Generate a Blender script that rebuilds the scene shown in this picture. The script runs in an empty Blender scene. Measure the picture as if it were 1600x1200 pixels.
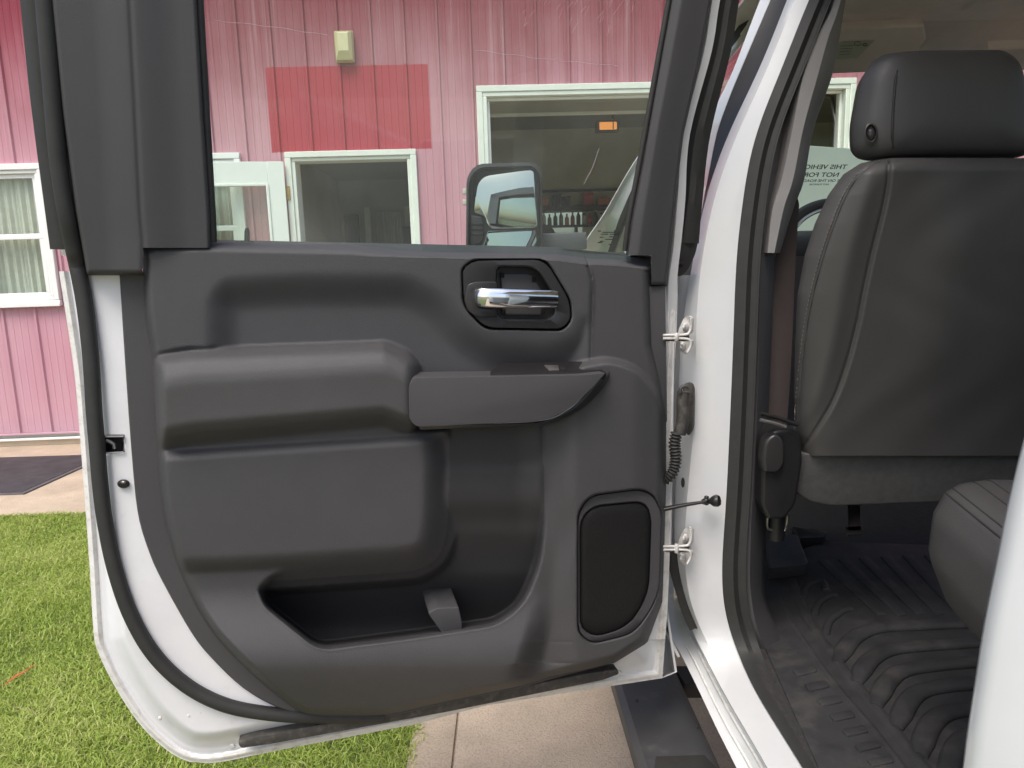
import bpy, bmesh, math, random
import numpy as np
from mathutils import Matrix, Vector, Euler
random.seed(7); rng = np.random.default_rng(7)
S = bpy.context.scene
R = math.radians

# ------------------------------------------------------------------ camera, sky, sun, exposure
F_PX, CAM_H = 1150.0, 1.5
PITCH, ROLL = R(9.7), math.atan2(210, 6750)
_fw = np.array([0, math.cos(PITCH), -math.sin(PITCH)])
_r0 = np.array([1.0, 0, 0]); _u0 = np.cross(_r0, _fw)
_rt = math.cos(ROLL)*_r0 - math.sin(ROLL)*_u0
_up = math.cos(ROLL)*_u0 + math.sin(ROLL)*_r0
CP = np.array([0, 0, CAM_H])
cam = bpy.data.cameras.new('camera'); co = bpy.data.objects.new('camera', cam); S.collection.objects.link(co)
cam.sensor_width = 36; cam.lens = 36*F_PX/1600; cam.clip_start = 0.02; cam.clip_end = 2000
co.matrix_world = Matrix(((_rt[0], _up[0], -_fw[0], 0), (_rt[1], _up[1], -_fw[1], 0), (_rt[2], _up[2], -_fw[2], CAM_H), (0, 0, 0, 1)))
S.camera = co
SUN_EL, SUN_AZ = R(60), R(205)      # azimuth clockwise from +Y: behind the camera, a little to its left
w = bpy.data.worlds.new('World'); S.world = w; w.use_nodes = True
nt = w.node_tree; bg = nt.nodes['Background']
sky = nt.nodes.new('ShaderNodeTexSky'); sky.sky_type = 'NISHITA'; sky.sun_disc = False
sky.sun_elevation = SUN_EL; sky.sun_rotation = SUN_AZ; sky.dust_density = 4.0; sky.air_density = 1.0; sky.ozone_density = 1.0
nt.links.new(sky.outputs[0], bg.inputs[0]); bg.inputs[1].default_value = 0.13
sl = bpy.data.lights.new('sun', 'SUN'); sl.energy = 1.3; sl.angle = R(28); sl.color = (1, .97, .92)
so = bpy.data.objects.new('sun', sl); S.collection.objects.link(so)
sd_ = Vector((math.sin(SUN_AZ)*math.cos(SUN_EL), math.cos(SUN_AZ)*math.cos(SUN_EL), math.sin(SUN_EL)))
so.rotation_euler = sd_.to_track_quat('Z', 'Y').to_euler(); so.location = (0, -4, 8)
S.view_settings.view_transform = 'Standard'; S.view_settings.look = 'None'
S.view_settings.exposure = 0.8; S.view_settings.gamma = 1
S.view_settings.use_curve_mapping = False

# ------------------------------------------------------------------ where a line of sight meets a real plane
def ray(u, v):
    u = np.asarray(u, float); v = np.asarray(v, float)
    return _fw + _rt*((u-800)/F_PX)[..., None] - _up*((v-600)/F_PX)[..., None]
def on(u, v, P0, n, h=0.0):
    d = ray(u, v); n = np.asarray(n, float)
    t = ((np.asarray(P0, float)-CP).dot(n) + h)/(d @ n)
    return CP + d*np.asarray(t)[..., None]
DA, DB = np.array([-.72, 1.17, 0]), np.array([.30, 1.42, 0])
_a = math.atan2(DB[1]-DA[1], DB[0]-DA[0])
DDIR = np.array([math.cos(_a), math.sin(_a), 0]); DN = np.array([math.sin(_a), -math.cos(_a), 0])
def D(u, v, h=0.0): return on(u, v, DA, DN, h)                     # inner sheet of the open door
LEAN = R(9)
DUN = DN*math.cos(LEAN) - np.array([0, 0, math.sin(LEAN)])
def DU(u, v, h=0.0): return on(u, v, DA+[0, 0, 1.46], DUN, h)      # its window frame leans inward
def Y(u, v, y): return on(u, v, (0, y, 0) if np.ndim(y) == 0 else (0, 0, 0), (0, 1, 0), 0.0 if np.ndim(y) == 0 else np.asarray(y))
def Z(u, v, z): return on(u, v, (0, 0, z), (0, 0, 1))
HA = R(2.3); HO = np.array([0, 6.52, 0])
HD = np.array([math.cos(HA), math.sin(HA), 0]); HN = np.array([-math.sin(HA), math.cos(HA), 0])
def H(s, off, z): return HO + HD*s + HN*off + np.array([0, 0, z])   # house axes: along, into, up
def PP(f, pts, h=0.0): return np.array([f(p[0], p[1], h) for p in pts])

# ------------------------------------------------------------------ objects
WM = {}
def _place(o, parent, c):
    S.collection.objects.link(o)
    WM[o.name] = Matrix.Translation(Vector(c))
    if parent is not None:
        o.parent = parent; o.matrix_parent_inverse = WM[parent.name].inverted()
    o.location = c
def thing(name, label, cat, loc, group=None):
    o = bpy.data.objects.new(name, None); o.empty_display_size = .1
    _place(o, None, tuple(float(x) for x in loc)); o['label'] = label; o['category'] = cat
    if group: o['group'] = group
    return o
def tag(o, label, cat, group=None):
    o['label'] = label; o['category'] = cat
    if group: o['group'] = group
    return o
def mesh(name, V, Fc, mat, parent=None, smooth=True, sharp=38, kind=None):
    V = np.asarray(V, float); c = (V.min(0)+V.max(0))/2
    if parent is None: c[2] = V[:, 2].min()
    m = bpy.data.meshes.new(name)
    if isinstance(Fc, np.ndarray):
        k = Fc.shape[1]; n = len(Fc)
        m.vertices.add(len(V)); m.vertices.foreach_set('co', (V-c).astype(np.float32).ravel())
        m.loops.add(n*k); m.loops.foreach_set('vertex_index', Fc.astype(np.int32).ravel())
        m.polygons.add(n); m.polygons.foreach_set('loop_start', (np.arange(n)*k).astype(np.int32))
        m.update(calc_edges=True); m.validate()
    else:
        m.from_pydata([tuple(p) for p in (V-c)], [], [tuple(int(i) for i in f) for f in Fc]); m.update()
    if smooth:
        m.polygons.foreach_set('use_smooth', [True]*len(m.polygons))
        if sharp: m.set_sharp_from_angle(angle=R(sharp))
    m.materials.append(mat)
    o = bpy.data.objects.new(name, m); _place(o, parent, tuple(float(x) for x in c))
    if kind: o['kind'] = kind
    return o
def bm_obj(name, bm, mat, parent=None, smooth=True, sharp=38):
    bmesh.ops.recalc_face_normals(bm, faces=bm.faces[:])
    bm.verts.index_update()
    V = [tuple(v.co) for v in bm.verts]; Fc = [[v.index for v in f.verts] for f in bm.faces]
    bm.free(); return mesh(name, V, Fc, mat, parent, smooth, sharp)
def rnd(poly, r=8, n=4):
    P = [np.array(p[:2], float) for p in poly]; rs = [p[2] if len(p) > 2 else r for p in poly]; out = []
    for i in range(len(P)):
        a, b, c = P[i-1], P[i], P[(i+1) % len(P)]
        la, lc = np.linalg.norm(a-b), np.linalg.norm(c-b); rr = min(rs[i], la*.48, lc*.48)
        if rr < .3: out.append(b); continue
        p, q = b+(a-b)/la*rr, b+(c-b)/lc*rr
        for k in range(n+1):
            t = k/n; out.append((1-t)**2*p + 2*t*(1-t)*b + t*t*q)
    return np.array(out)
def crv(pts, n=8):
    P = np.array(pts, float); Q = np.vstack([2*P[0]-P[1], P, 2*P[-1]-P[-2]]); out = []
    for i in range(1, len(Q)-2):
        for k in range(n):
            t = k/n; a, b, c, d = Q[i-1:i+3]
            out.append(.5*(2*b+(c-a)*t+(2*a-5*b+4*c-d)*t*t+(3*b-a-3*c+d)*t**3))
    out.append(P[-1]); return np.array(out)
def resamp(P, n):
    P = np.array(P, float); L = np.r_[0, np.cumsum(np.linalg.norm(np.diff(P, axis=0), axis=1))]
    return np.stack([np.interp(np.linspace(0, L[-1], n), L, P[:, k]) for k in range(P.shape[1])], 1)
def slab(name, P, nrm, t, mat, parent=None, bev=.002, seg=2, sharp=38):
    """solid with front outline P (3-D), thickness t away from nrm, front rim rounded"""
    P = np.asarray(P, float); nrm = np.asarray(nrm, float); N = len(P)
    bm = bmesh.new(); f = [bm.verts.new(p) for p in P]; b = [bm.verts.new(p-nrm*t) for p in P]
    bm.faces.new(f); bm.faces.new(b[::-1])
    for i in range(N): bm.faces.new((f[i], b[i], b[(i+1) % N], f[(i+1) % N]))
    bmesh.ops.recalc_face_normals(bm, faces=bm.faces[:])
    if bev:
        fs = set(f); es = [e for e in bm.edges if e.verts[0] in fs and e.verts[1] in fs]
        bmesh.ops.bevel(bm, geom=es, offset=bev, segments=seg, affect='EDGES', profile=.5, clamp_overlap=True)
    return bm_obj(name, bm, mat, parent, True, sharp)
def ring(name, Po, Pi, nrm, t, mat, parent=None, mid=None):
    """frame between outer loop and inner loop (same count), rounded towards nrm by mid"""
    Po, Pi = np.asarray(Po), np.asarray(Pi); N = len(Po); nrm = np.asarray(nrm, float); rows = [Po-nrm*t, Po]
    if mid: rows = [Po-nrm*t, Po, Po*.67+Pi*.33+nrm*mid, Po*.33+Pi*.67+nrm*mid, Pi, Pi-nrm*t]
    else: rows = [Po-nrm*t, Po, Pi, Pi-nrm*t]
    return loop_loft(name, rows, mat, parent)
def loop_loft(name, rows, mat, parent=None, cap=False, sharp=38):
    N = len(rows[0]); V = np.vstack(rows); Fc = []
    for k in range(len(rows)-1):
        for i in range(N): j = (i+1) % N; Fc.append((k*N+i, k*N+j, (k+1)*N+j, (k+1)*N+i))
    if cap: Fc.append(list(range(N))[::-1]); Fc.append([(len(rows)-1)*N+i for i in range(N)])
    bm = bmesh.new(); vs = [bm.verts.new(p) for p in V]
    for f in Fc: bm.faces.new([vs[i] for i in f])
    return bm_obj(name, bm, mat, parent, True, sharp)
def loft(name, lines, mat, parent=None, thick=0.0, sharp=50, n=None):
    """open sheet through polylines, given real thickness by a Solidify modifier"""
    n = n or max(len(l) for l in lines); L = [resamp(l, n) if len(l) != n else np.asarray(l, float) for l in lines]
    V = np.vstack(L); Fc = [(k*n+i, k*n+i+1, (k+1)*n+i+1, (k+1)*n+i) for k in range(len(L)-1) for i in range(n-1)]
    k = len(L)
    if not thick: return mesh(name, V, Fc, mat, parent, True, sharp)
    G = V.reshape(k, n, 3); du = np.gradient(G, axis=1); dv = np.gradient(G, axis=0); N_ = np.cross(du, dv).reshape(-1, 3); N_ /= np.linalg.norm(N_, axis=1)[:, None]+1e-12
    N_ = N_*thick/2; m = k*n; V = np.vstack([V+N_, V-N_])
    rimv = [i for i in range(n)]+[r*n+n-1 for r in range(1, k)]+[(k-1)*n+i for i in range(n-2, -1, -1)]+[r*n for r in range(k-2, 0, -1)]
    Fb = [tuple(m+i for i in f[::-1]) for f in Fc]; Fr = [(rimv[i], rimv[(i+1) % len(rimv)], m+rimv[(i+1) % len(rimv)], m+rimv[i]) for i in range(len(rimv))]
    bm = bmesh.new(); vs = [bm.verts.new(p) for p in V]
    for f in Fc+Fb+Fr: bm.faces.new([vs[i] for i in f])
    return bm_obj(name, bm, mat, parent, True, sharp or 60)
def tube(name, P, r, mat, parent=None, n=10, rf=None, flat=1.0, fdir=None):
    P = np.asarray(P, float); T = np.gradient(P, axis=0); T /= np.linalg.norm(T, axis=1)[:, None]+1e-12
    ref = np.array(fdir if fdir is not None else (0.3, 0.2, 0.93), float); rows = []
    for i in range(len(P)):
        a = ref - T[i]*ref.dot(T[i]); a /= np.linalg.norm(a)+1e-12; b = np.cross(T[i], a); rr = r*(rf[i] if rf is not None else 1)
        th = np.linspace(0, 2*math.pi, n, endpoint=False)
        rows.append(P[i] + rr*(np.cos(th)[:, None]*a*flat + np.sin(th)[:, None]*b))
    return loop_loft(name, rows, mat, parent, cap=True, sharp=60)
def box(name, a, b, mat, parent=None, bev=.004, seg=2, fr=None):
    bm = bmesh.new(); bmesh.ops.create_cube(bm, size=1)
    a, b = np.array(a, float), np.array(b, float)
    for v in bm.verts: v.co = Vector(a+(b-a)*(np.array(v.co)+.5))
    if bev: bmesh.ops.bevel(bm, geom=bm.edges[:], offset=min(bev, .45*np.abs(b-a).min()), segments=seg, affect='EDGES', profile=.5)
    if fr:
        for v in bm.verts: v.co = Vector(fr(*v.co))
    return bm_obj(name, bm, mat, parent)
def hbox(name, s0, s1, o0, o1, z0, z1, mat, parent, bev=.004):
    return box(name, (s0, o0, z0), (s1, o1, z1), mat, parent, bev, 1, lambda x, y, z: H(x, y, z))
def pillow(name, P, nrm, hf, mat, parent=None, rings=9, back=.03, ctr=None, pw=2.2):
    P = np.asarray(P, float); nrm = np.asarray(nrm, float); c = P.mean(0) if ctr is None else np.array(ctr); rows = []
    for t in np.linspace(0.03, 1, rings): rows.append(c+(P-c)*t - nrm*back*(1-t**pw)**(1/pw))
    for t in np.linspace(1, .03, rings)[1:]: rows.append(c+(P-c)*t + nrm*hf*(1-t**pw)**(1/pw))
    return loop_loft(name, rows, mat, parent, cap=True, sharp=0)
def sd(poly, U, V):
    P = np.asarray(poly, float); d2 = np.full(U.shape, 1e12); ins = np.zeros(U.shape, bool)
    for i in range(len(P)):
        a, b = P[i-1], P[i]; e = b-a; wx, wy = U-a[0], V-a[1]
        t = np.clip((wx*e[0]+wy*e[1])/(e.dot(e)+1e-9), 0, 1)
        d2 = np.minimum(d2, (wx-e[0]*t)**2+(wy-e[1]*t)**2)
        c = ((a[1] > V) != (b[1] > V)) & (U < (b[0]-a[0])*(V-a[1])/((b[1]-a[1]) if abs(b[1]-a[1]) > 1e-9 else 1e-9)+a[0])
        ins ^= c
    d = np.sqrt(d2); return np.where(ins, -d, d)
def st(d, wd):
    t = np.clip(.5-d/wd, 0, 1); return t*t*(3-2*t)
def sm(x, a, b):
    t = np.clip((x-a)/(b-a), 0, 1); return t*t*(3-2*t)
def spans(L, Rr, v0, v1, nv, nu):
    L, Rr = np.array(L, float), np.array(Rr, float); v = np.linspace(v0, v1, nv)
    xl, xr = np.interp(v, L[:, 1], L[:, 0]), np.interp(v, Rr[:, 1], Rr[:, 0])
    t = np.linspace(0, 1, nu)[None]; return xl[:, None]*(1-t)+xr[:, None]*t, np.repeat(v[:, None], nu, 1)
def quads(nv, nu):
    i = np.arange(nv-1)[:, None]*nu+np.arange(nu-1)[None]
    return np.stack([i, i+nu, i+nu+1, i+1], -1).reshape(-1, 4)
def sub(name, V, Q, mask, mat, parent, sharp=0):
    q = Q[mask]; ids, inv = np.unique(q, return_inverse=True)
    return mesh(name, V[ids], inv.reshape(q.shape), mat, parent, True, sharp)

# ------------------------------------------------------------------ materials
def nm(mat, t): return mat.node_tree.nodes.new(t)
def pbr(name, col, rough=.5, metal=0., spec=.5, vary=0., vs=6., bump=0., bs=400., coat=0., rv=0., dirt=None):
    m = bpy.data.materials.new(name); m.use_nodes = True; N = m.node_tree.nodes; L = m.node_tree.links; b = N['Principled BSDF']
    b.inputs['Base Color'].default_value = (*col, 1); b.inputs['Roughness'].default_value = rough
    b.inputs['Metallic'].default_value = metal; b.inputs['Specular IOR Level'].default_value = spec
    if coat: b.inputs['Coat Weight'].default_value = coat; b.inputs['Coat Roughness'].default_value = .06
    g = N.new('ShaderNodeNewGeometry')
    if vary or rv:
        n = N.new('ShaderNodeTexNoise'); n.inputs['Scale'].default_value = vs; n.inputs['Detail'].default_value = 6; n.inputs['Roughness'].default_value = .65
        L.new(g.outputs['Position'], n.inputs['Vector'])
        mr = N.new('ShaderNodeMapRange'); L.new(n.outputs['Fac'], mr.inputs[0])
        mr.inputs[1].default_value = .3; mr.inputs[2].default_value = .7; mr.inputs[3].default_value = 1-vary; mr.inputs[4].default_value = 1+vary
        mx = N.new('ShaderNodeVectorMath'); mx.operation = 'SCALE'; mx.inputs[0].default_value = col; L.new(mr.outputs[0], mx.inputs['Scale'])
        src = mx.outputs[0]
        if dirt:
            dn = N.new('ShaderNodeTexNoise'); dn.inputs['Scale'].default_value = dirt[1]; dn.inputs['Detail'].default_value = 8; dn.inputs['Roughness'].default_value = .7
            L.new(g.outputs['Position'], dn.inputs['Vector'])
            dr = N.new('ShaderNodeMapRange'); L.new(dn.outputs['Fac'], dr.inputs[0]); dr.inputs[1].default_value = dirt[2]; dr.inputs[2].default_value = dirt[2]+.18; dr.inputs[4].default_value = dirt[3]
            mm = N.new('ShaderNodeMix'); mm.data_type = 'RGBA'; L.new(dr.outputs[0], mm.inputs[0]); L.new(src, mm.inputs[6]); mm.inputs[7].default_value = (*dirt[0], 1)
            src = mm.outputs[2]
        L.new(src, b.inputs['Base Color'])
        if rv:
            r2 = N.new('ShaderNodeMapRange'); L.new(n.outputs['Fac'], r2.inputs[0]); r2.inputs[1].default_value = .3; r2.inputs[2].default_value = .7
            r2.inputs[3].default_value = max(.02, rough-rv); r2.inputs[4].default_value = rough+rv; L.new(r2.outputs[0], b.inputs['Roughness'])
    if bump:
        vo = N.new('ShaderNodeTexVoronoi'); vo.inputs['Scale'].default_value = bs; L.new(g.outputs['Position'], vo.inputs['Vector'])
        bp = N.new('ShaderNodeBump'); bp.inputs['Strength'].default_value = 1; bp.inputs['Distance'].default_value = bump
        L.new(vo.outputs['Distance'], bp.inputs['Height']); L.new(bp.outputs[0], b.inputs['Normal'])
    return m
def glass(name, tint, refl=1.0, dust=0., rough=.0):
    m = bpy.data.materials.new(name); m.use_nodes = True; N = m.node_tree.nodes; L = m.node_tree.links; N.remove(N['Principled BSDF'])
    t = N.new('ShaderNodeBsdfTransparent'); t.inputs[0].default_value = (*tint, 1)
    g = N.new('ShaderNodeBsdfGlossy'); g.inputs['Roughness'].default_value = rough; g.inputs[0].default_value = (1, 1, 1, 1)
    f = N.new('ShaderNodeLayerWeight'); f.inputs[0].default_value = .5
    pw = N.new('ShaderNodeMath'); pw.operation = 'POWER'; pw.inputs[1].default_value = 5; L.new(f.outputs['Facing'], pw.inputs[0])
    k = N.new('ShaderNodeMath'); k.operation = 'MULTIPLY_ADD'; k.inputs[1].default_value = .9*refl; k.inputs[2].default_value = .035*refl; k.use_clamp = True; L.new(pw.outputs[0], k.inputs[0])
    x = N.new('ShaderNodeMixShader'); L.new(k.outputs[0], x.inputs[0]); L.new(t.outputs[0], x.inputs[1]); L.new(g.outputs[0], x.inputs[2])
    out = x.outputs[0]
    if dust:
        d = N.new('ShaderNodeBsdfDiffuse'); d.inputs[0].default_value = (.75, .75, .72, 1)
        ge = N.new('ShaderNodeNewGeometry')
        n1 = N.new('ShaderNodeTexNoise'); n1.inputs['Scale'].default_value = 6; n1.inputs['Detail'].default_value = 5; L.new(ge.outputs['Position'], n1.inputs['Vector'])
        n2 = N.new('ShaderNodeTexVoronoi'); n2.inputs['Scale'].default_value = 160; L.new(ge.outputs['Position'], n2.inputs['Vector'])
        s2 = N.new('ShaderNodeMapRange'); L.new(n2.outputs['Distance'], s2.inputs[0]); s2.inputs[1].default_value = .14; s2.inputs[2].default_value = .03; s2.inputs[3].default_value = 0; s2.inputs[4].default_value = .35
        ck = N.new('ShaderNodeMath'); ck.operation = 'GREATER_THAN'; L.new(n2.outputs['Color'], ck.inputs[0]); ck.inputs[1].default_value = .8
        s3 = N.new('ShaderNodeMath'); s3.operation = 'MULTIPLY'; L.new(s2.outputs[0], s3.inputs[0]); L.new(ck.outputs[0], s3.inputs[1])
        s1 = N.new('ShaderNodeMapRange'); L.new(n1.outputs['Fac'], s1.inputs[0]); s1.inputs[1].default_value = .35; s1.inputs[2].default_value = .75; s1.inputs[3].default_value = dust*.35; s1.inputs[4].default_value = dust
        ad = N.new('ShaderNodeMath'); ad.operation = 'ADD'; L.new(s1.outputs[0], ad.inputs[0]); L.new(s3.outputs[0], ad.inputs[1])
        x2 = N.new('ShaderNodeMixShader'); L.new(ad.outputs[0], x2.inputs[0]); L.new(out, x2.inputs[1]); L.new(d.outputs[0], x2.inputs[2]); out = x2.outputs[0]
    L.new(out, N['Material Output'].inputs['Surface']); return m
def emis(name, col, s):
    m = bpy.data.materials.new(name); m.use_nodes = True; b = m.node_tree.nodes['Principled BSDF']
    b.inputs['Base Color'].default_value = (*col, 1); b.inputs['Emission Color'].default_value = (*col, 1); b.inputs['Emission Strength'].default_value = s; return m

M = {}
M['trim'] = pbr('grained_trim', (.055, .054, .0565), .58, vary=.06, vs=9, bump=.00045, bs=950)
M['trim2'] = pbr('fine_trim', (.055, .0535, .056), .6, vary=.05, vs=5, bump=.0002, bs=900)
M['pad'] = pbr('armrest_vinyl', (.064, .0625, .0635), .56, vary=.06, vs=8, bump=.0004, bs=950)
M['pocket'] = pbr('shaded_pocket_trim', (.034, .0335, .0355), .62, vary=.06, vs=9, bump=.0004, bs=950)  # same plastic as the trim, with the recess shade put into its colour
M['black'] = pbr('black_plastic', (.015, .0145, .015), .38, vary=.08, vs=20, bump=.0001, bs=900)
M['gloss'] = pbr('satin_black_plastic', (.03, .029, .029), .28, vary=.05, vs=20)
M['rubber'] = pbr('rubber_seal', (.028, .028, .027), .62, vary=.15, vs=30, bump=.0001, bs=700)
M['rubber2'] = pbr('worn_rubber', (.05, .047, .043), .6, vary=.3, vs=40, dirt=((.16, .14, .12), 60, .5, .6))
M['paint'] = pbr('white_truck_paint', (.68, .69, .70), .15, vary=.02, vs=12, coat=.6, rv=.06, dirt=((.58, .55, .48), 14, .58, .30))
M['hem'] = pbr('dirty_white_hem', (.72, .71, .68), .42, vary=.07, vs=45, dirt=((.34, .29, .22), 55, .50, .45))
M['sheet'] = pbr('white_door_sheet', (.74, .745, .76), .28, vary=.025, vs=25, coat=.3, dirt=((.50, .48, .42), 22, .60, .35))
M['hinge'] = pbr('dirty_hinge_metal', (.62, .61, .59), .45, metal=.15, vary=.15, vs=60, dirt=((.26, .19, .14), 45, .52, .6))
M['chrome'] = pbr('chrome', (.85, .86, .88), .07, metal=1)
M['steel'] = pbr('bare_steel', (.38, .36, .34), .35, metal=.9, vary=.2, vs=60)
M['speaker'] = pbr('speaker_mesh', (.016, .016, .016), .5)
M['leather'] = pbr('black_leather', (.070, .066, .065), .46, vary=.07, vs=7, bump=.0002, bs=600)
M['leather2'] = pbr('seat_back_vinyl', (.075, .071, .069), .55, vary=.06, vs=5, bump=.0001, bs=800)
M['piping'] = pbr('seam_thread', (.03, .028, .027), .6)
M['thread'] = pbr('grey_thread', (.20, .19, .18), .7)
M['carpet'] = pbr('dark_carpet', (.030, .028, .028), .9, vary=.25, vs=60, bump=.001, bs=300)
M['mat'] = pbr('floor_liner_rubber', (.0265, .0265, .028), .68, vary=.22, vs=22, rv=.1, bump=.0003, bs=500, dirt=((.085, .078, .072), 9, .50, .5))
M['belt'] = pbr('belt_webbing', (.085, .066, .062), .75, vary=.06, vs=50, bump=.0003, bs=700)
M['headliner'] = pbr('headliner_cloth', (.80, .70, .66), .9, vary=.05, vs=20, bump=.0003, bs=600)
M['pillar'] = pbr('grey_pillar_trim', (.20, .192, .19), .6, vary=.04, vs=15, bump=.0002, bs=700)
M['label'] = pbr('printed_label', (.55, .55, .46), .5, vary=.05, vs=40)
M['ink'] = pbr('ink', (.05, .055, .05), .6)
M['paper'] = pbr('thin_paper', (.80, .84, .78), .7)
M['whitetrim'] = pbr('white_trim', (.76, .78, .72), .5, vary=.04, vs=10, dirt=((.55, .53, .42), 8, .58, .35))
M['vinylwin'] = pbr('white_window_frame', (.82, .82, .80), .4, vary=.03, vs=12)
M['doorpaint'] = pbr('white_door_paint', (.78, .81, .77), .45, vary=.03, vs=6)
M['brass'] = pbr('worn_brass', (.50, .33, .12), .4, metal=.8, vary=.3, vs=60)
M['garwall'] = pbr('garage_wall', (.62, .62, .50), .8, vary=.10, vs=2.5)
M['garceil'] = pbr('garage_ceiling', (.33, .33, .27), .8, vary=.08, vs=3)
M['dark'] = pbr('dark_stuff', (.03, .03, .03), .7)
M['roomwall'] = pbr('room_wall', (.46, .46, .41), .8, vary=.08, vs=2)
M['curtain'] = pbr('net_curtain', (.62, .62, .56), .9, vary=.12, vs=7)
M['drape'] = pbr('beige_drape', (.42, .36, .26), .9, vary=.12, vs=7)
M['fixture'] = pbr('yellowed_plastic', (.50, .43, .24), .4, vary=.10, vs=15)
M['fixlens'] = pbr('yellowed_lens', (.66, .60, .36), .25, vary=.06, vs=20)
M['concrete'] = pbr('concrete', (.48, .388, .288), .85, vary=.2, vs=3.0, bump=.0012, bs=160, dirt=((.26, .205, .145), 110, .48, .62))
M['sill'] = pbr('sill_wood', (.56, .47, .36), .8, vary=.1, vs=6, dirt=((.45, .36, .12), 3, .55, .6))
M['doormat'] = pbr('rubber_mat', (.045, .043, .047), .65, vary=.35, vs=7, dirt=((.12, .11, .11), 5, .55, .5))
M['matedge'] = pbr('mat_edge', (.10, .095, .10), .6, vary=.2, vs=20)
M['step'] = pbr('step_board', (.052, .053, .058), .55, vary=.18, vs=14, rv=.08, dirt=((.13, .125, .12), 25, .55, .5))
M['mirror'] = pbr('mirror_glass', (.43, .46, .42), .02, metal=1)
M['mirrorarm'] = pbr('grey_arm', (.10, .105, .11), .4, vary=.05, vs=20)
M['amber'] = emis('lit_amber_lens', (1.0, .36, .08), .42)
M['straw'] = pbr('orange_straw', (.55, .12, .05), .5)
M['soil'] = pbr('lawn_soil', (.11, .13, .045), .95, vary=.4, vs=5)
M['ground'] = pbr('ground', (.15, .165, .085), .95, vary=.3, vs=.8)
M['glass'] = glass('door_glass', (.90, .955, .925), .7, dust=.075)
M['wglass'] = glass('window_glass', (.93, .96, .94), 1.3)
M['shield'] = glass('windshield_glass', (.90, .955, .91), .8, dust=.05)
M['sideglass'] = glass('side_glass', (.82, .87, .85), 1.0)
M['red'] = pbr('red_plastic', (.45, .03, .03), .4); M['orange'] = pbr('orange_plastic', (.6, .17, .04), .4)
M['brownglass'] = pbr('brown_bottle', (.12, .10, .06), .2); M['cream'] = pbr('cream_plastic', (.6, .58, .5), .5)
M['gravel'] = M['concrete']

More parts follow.
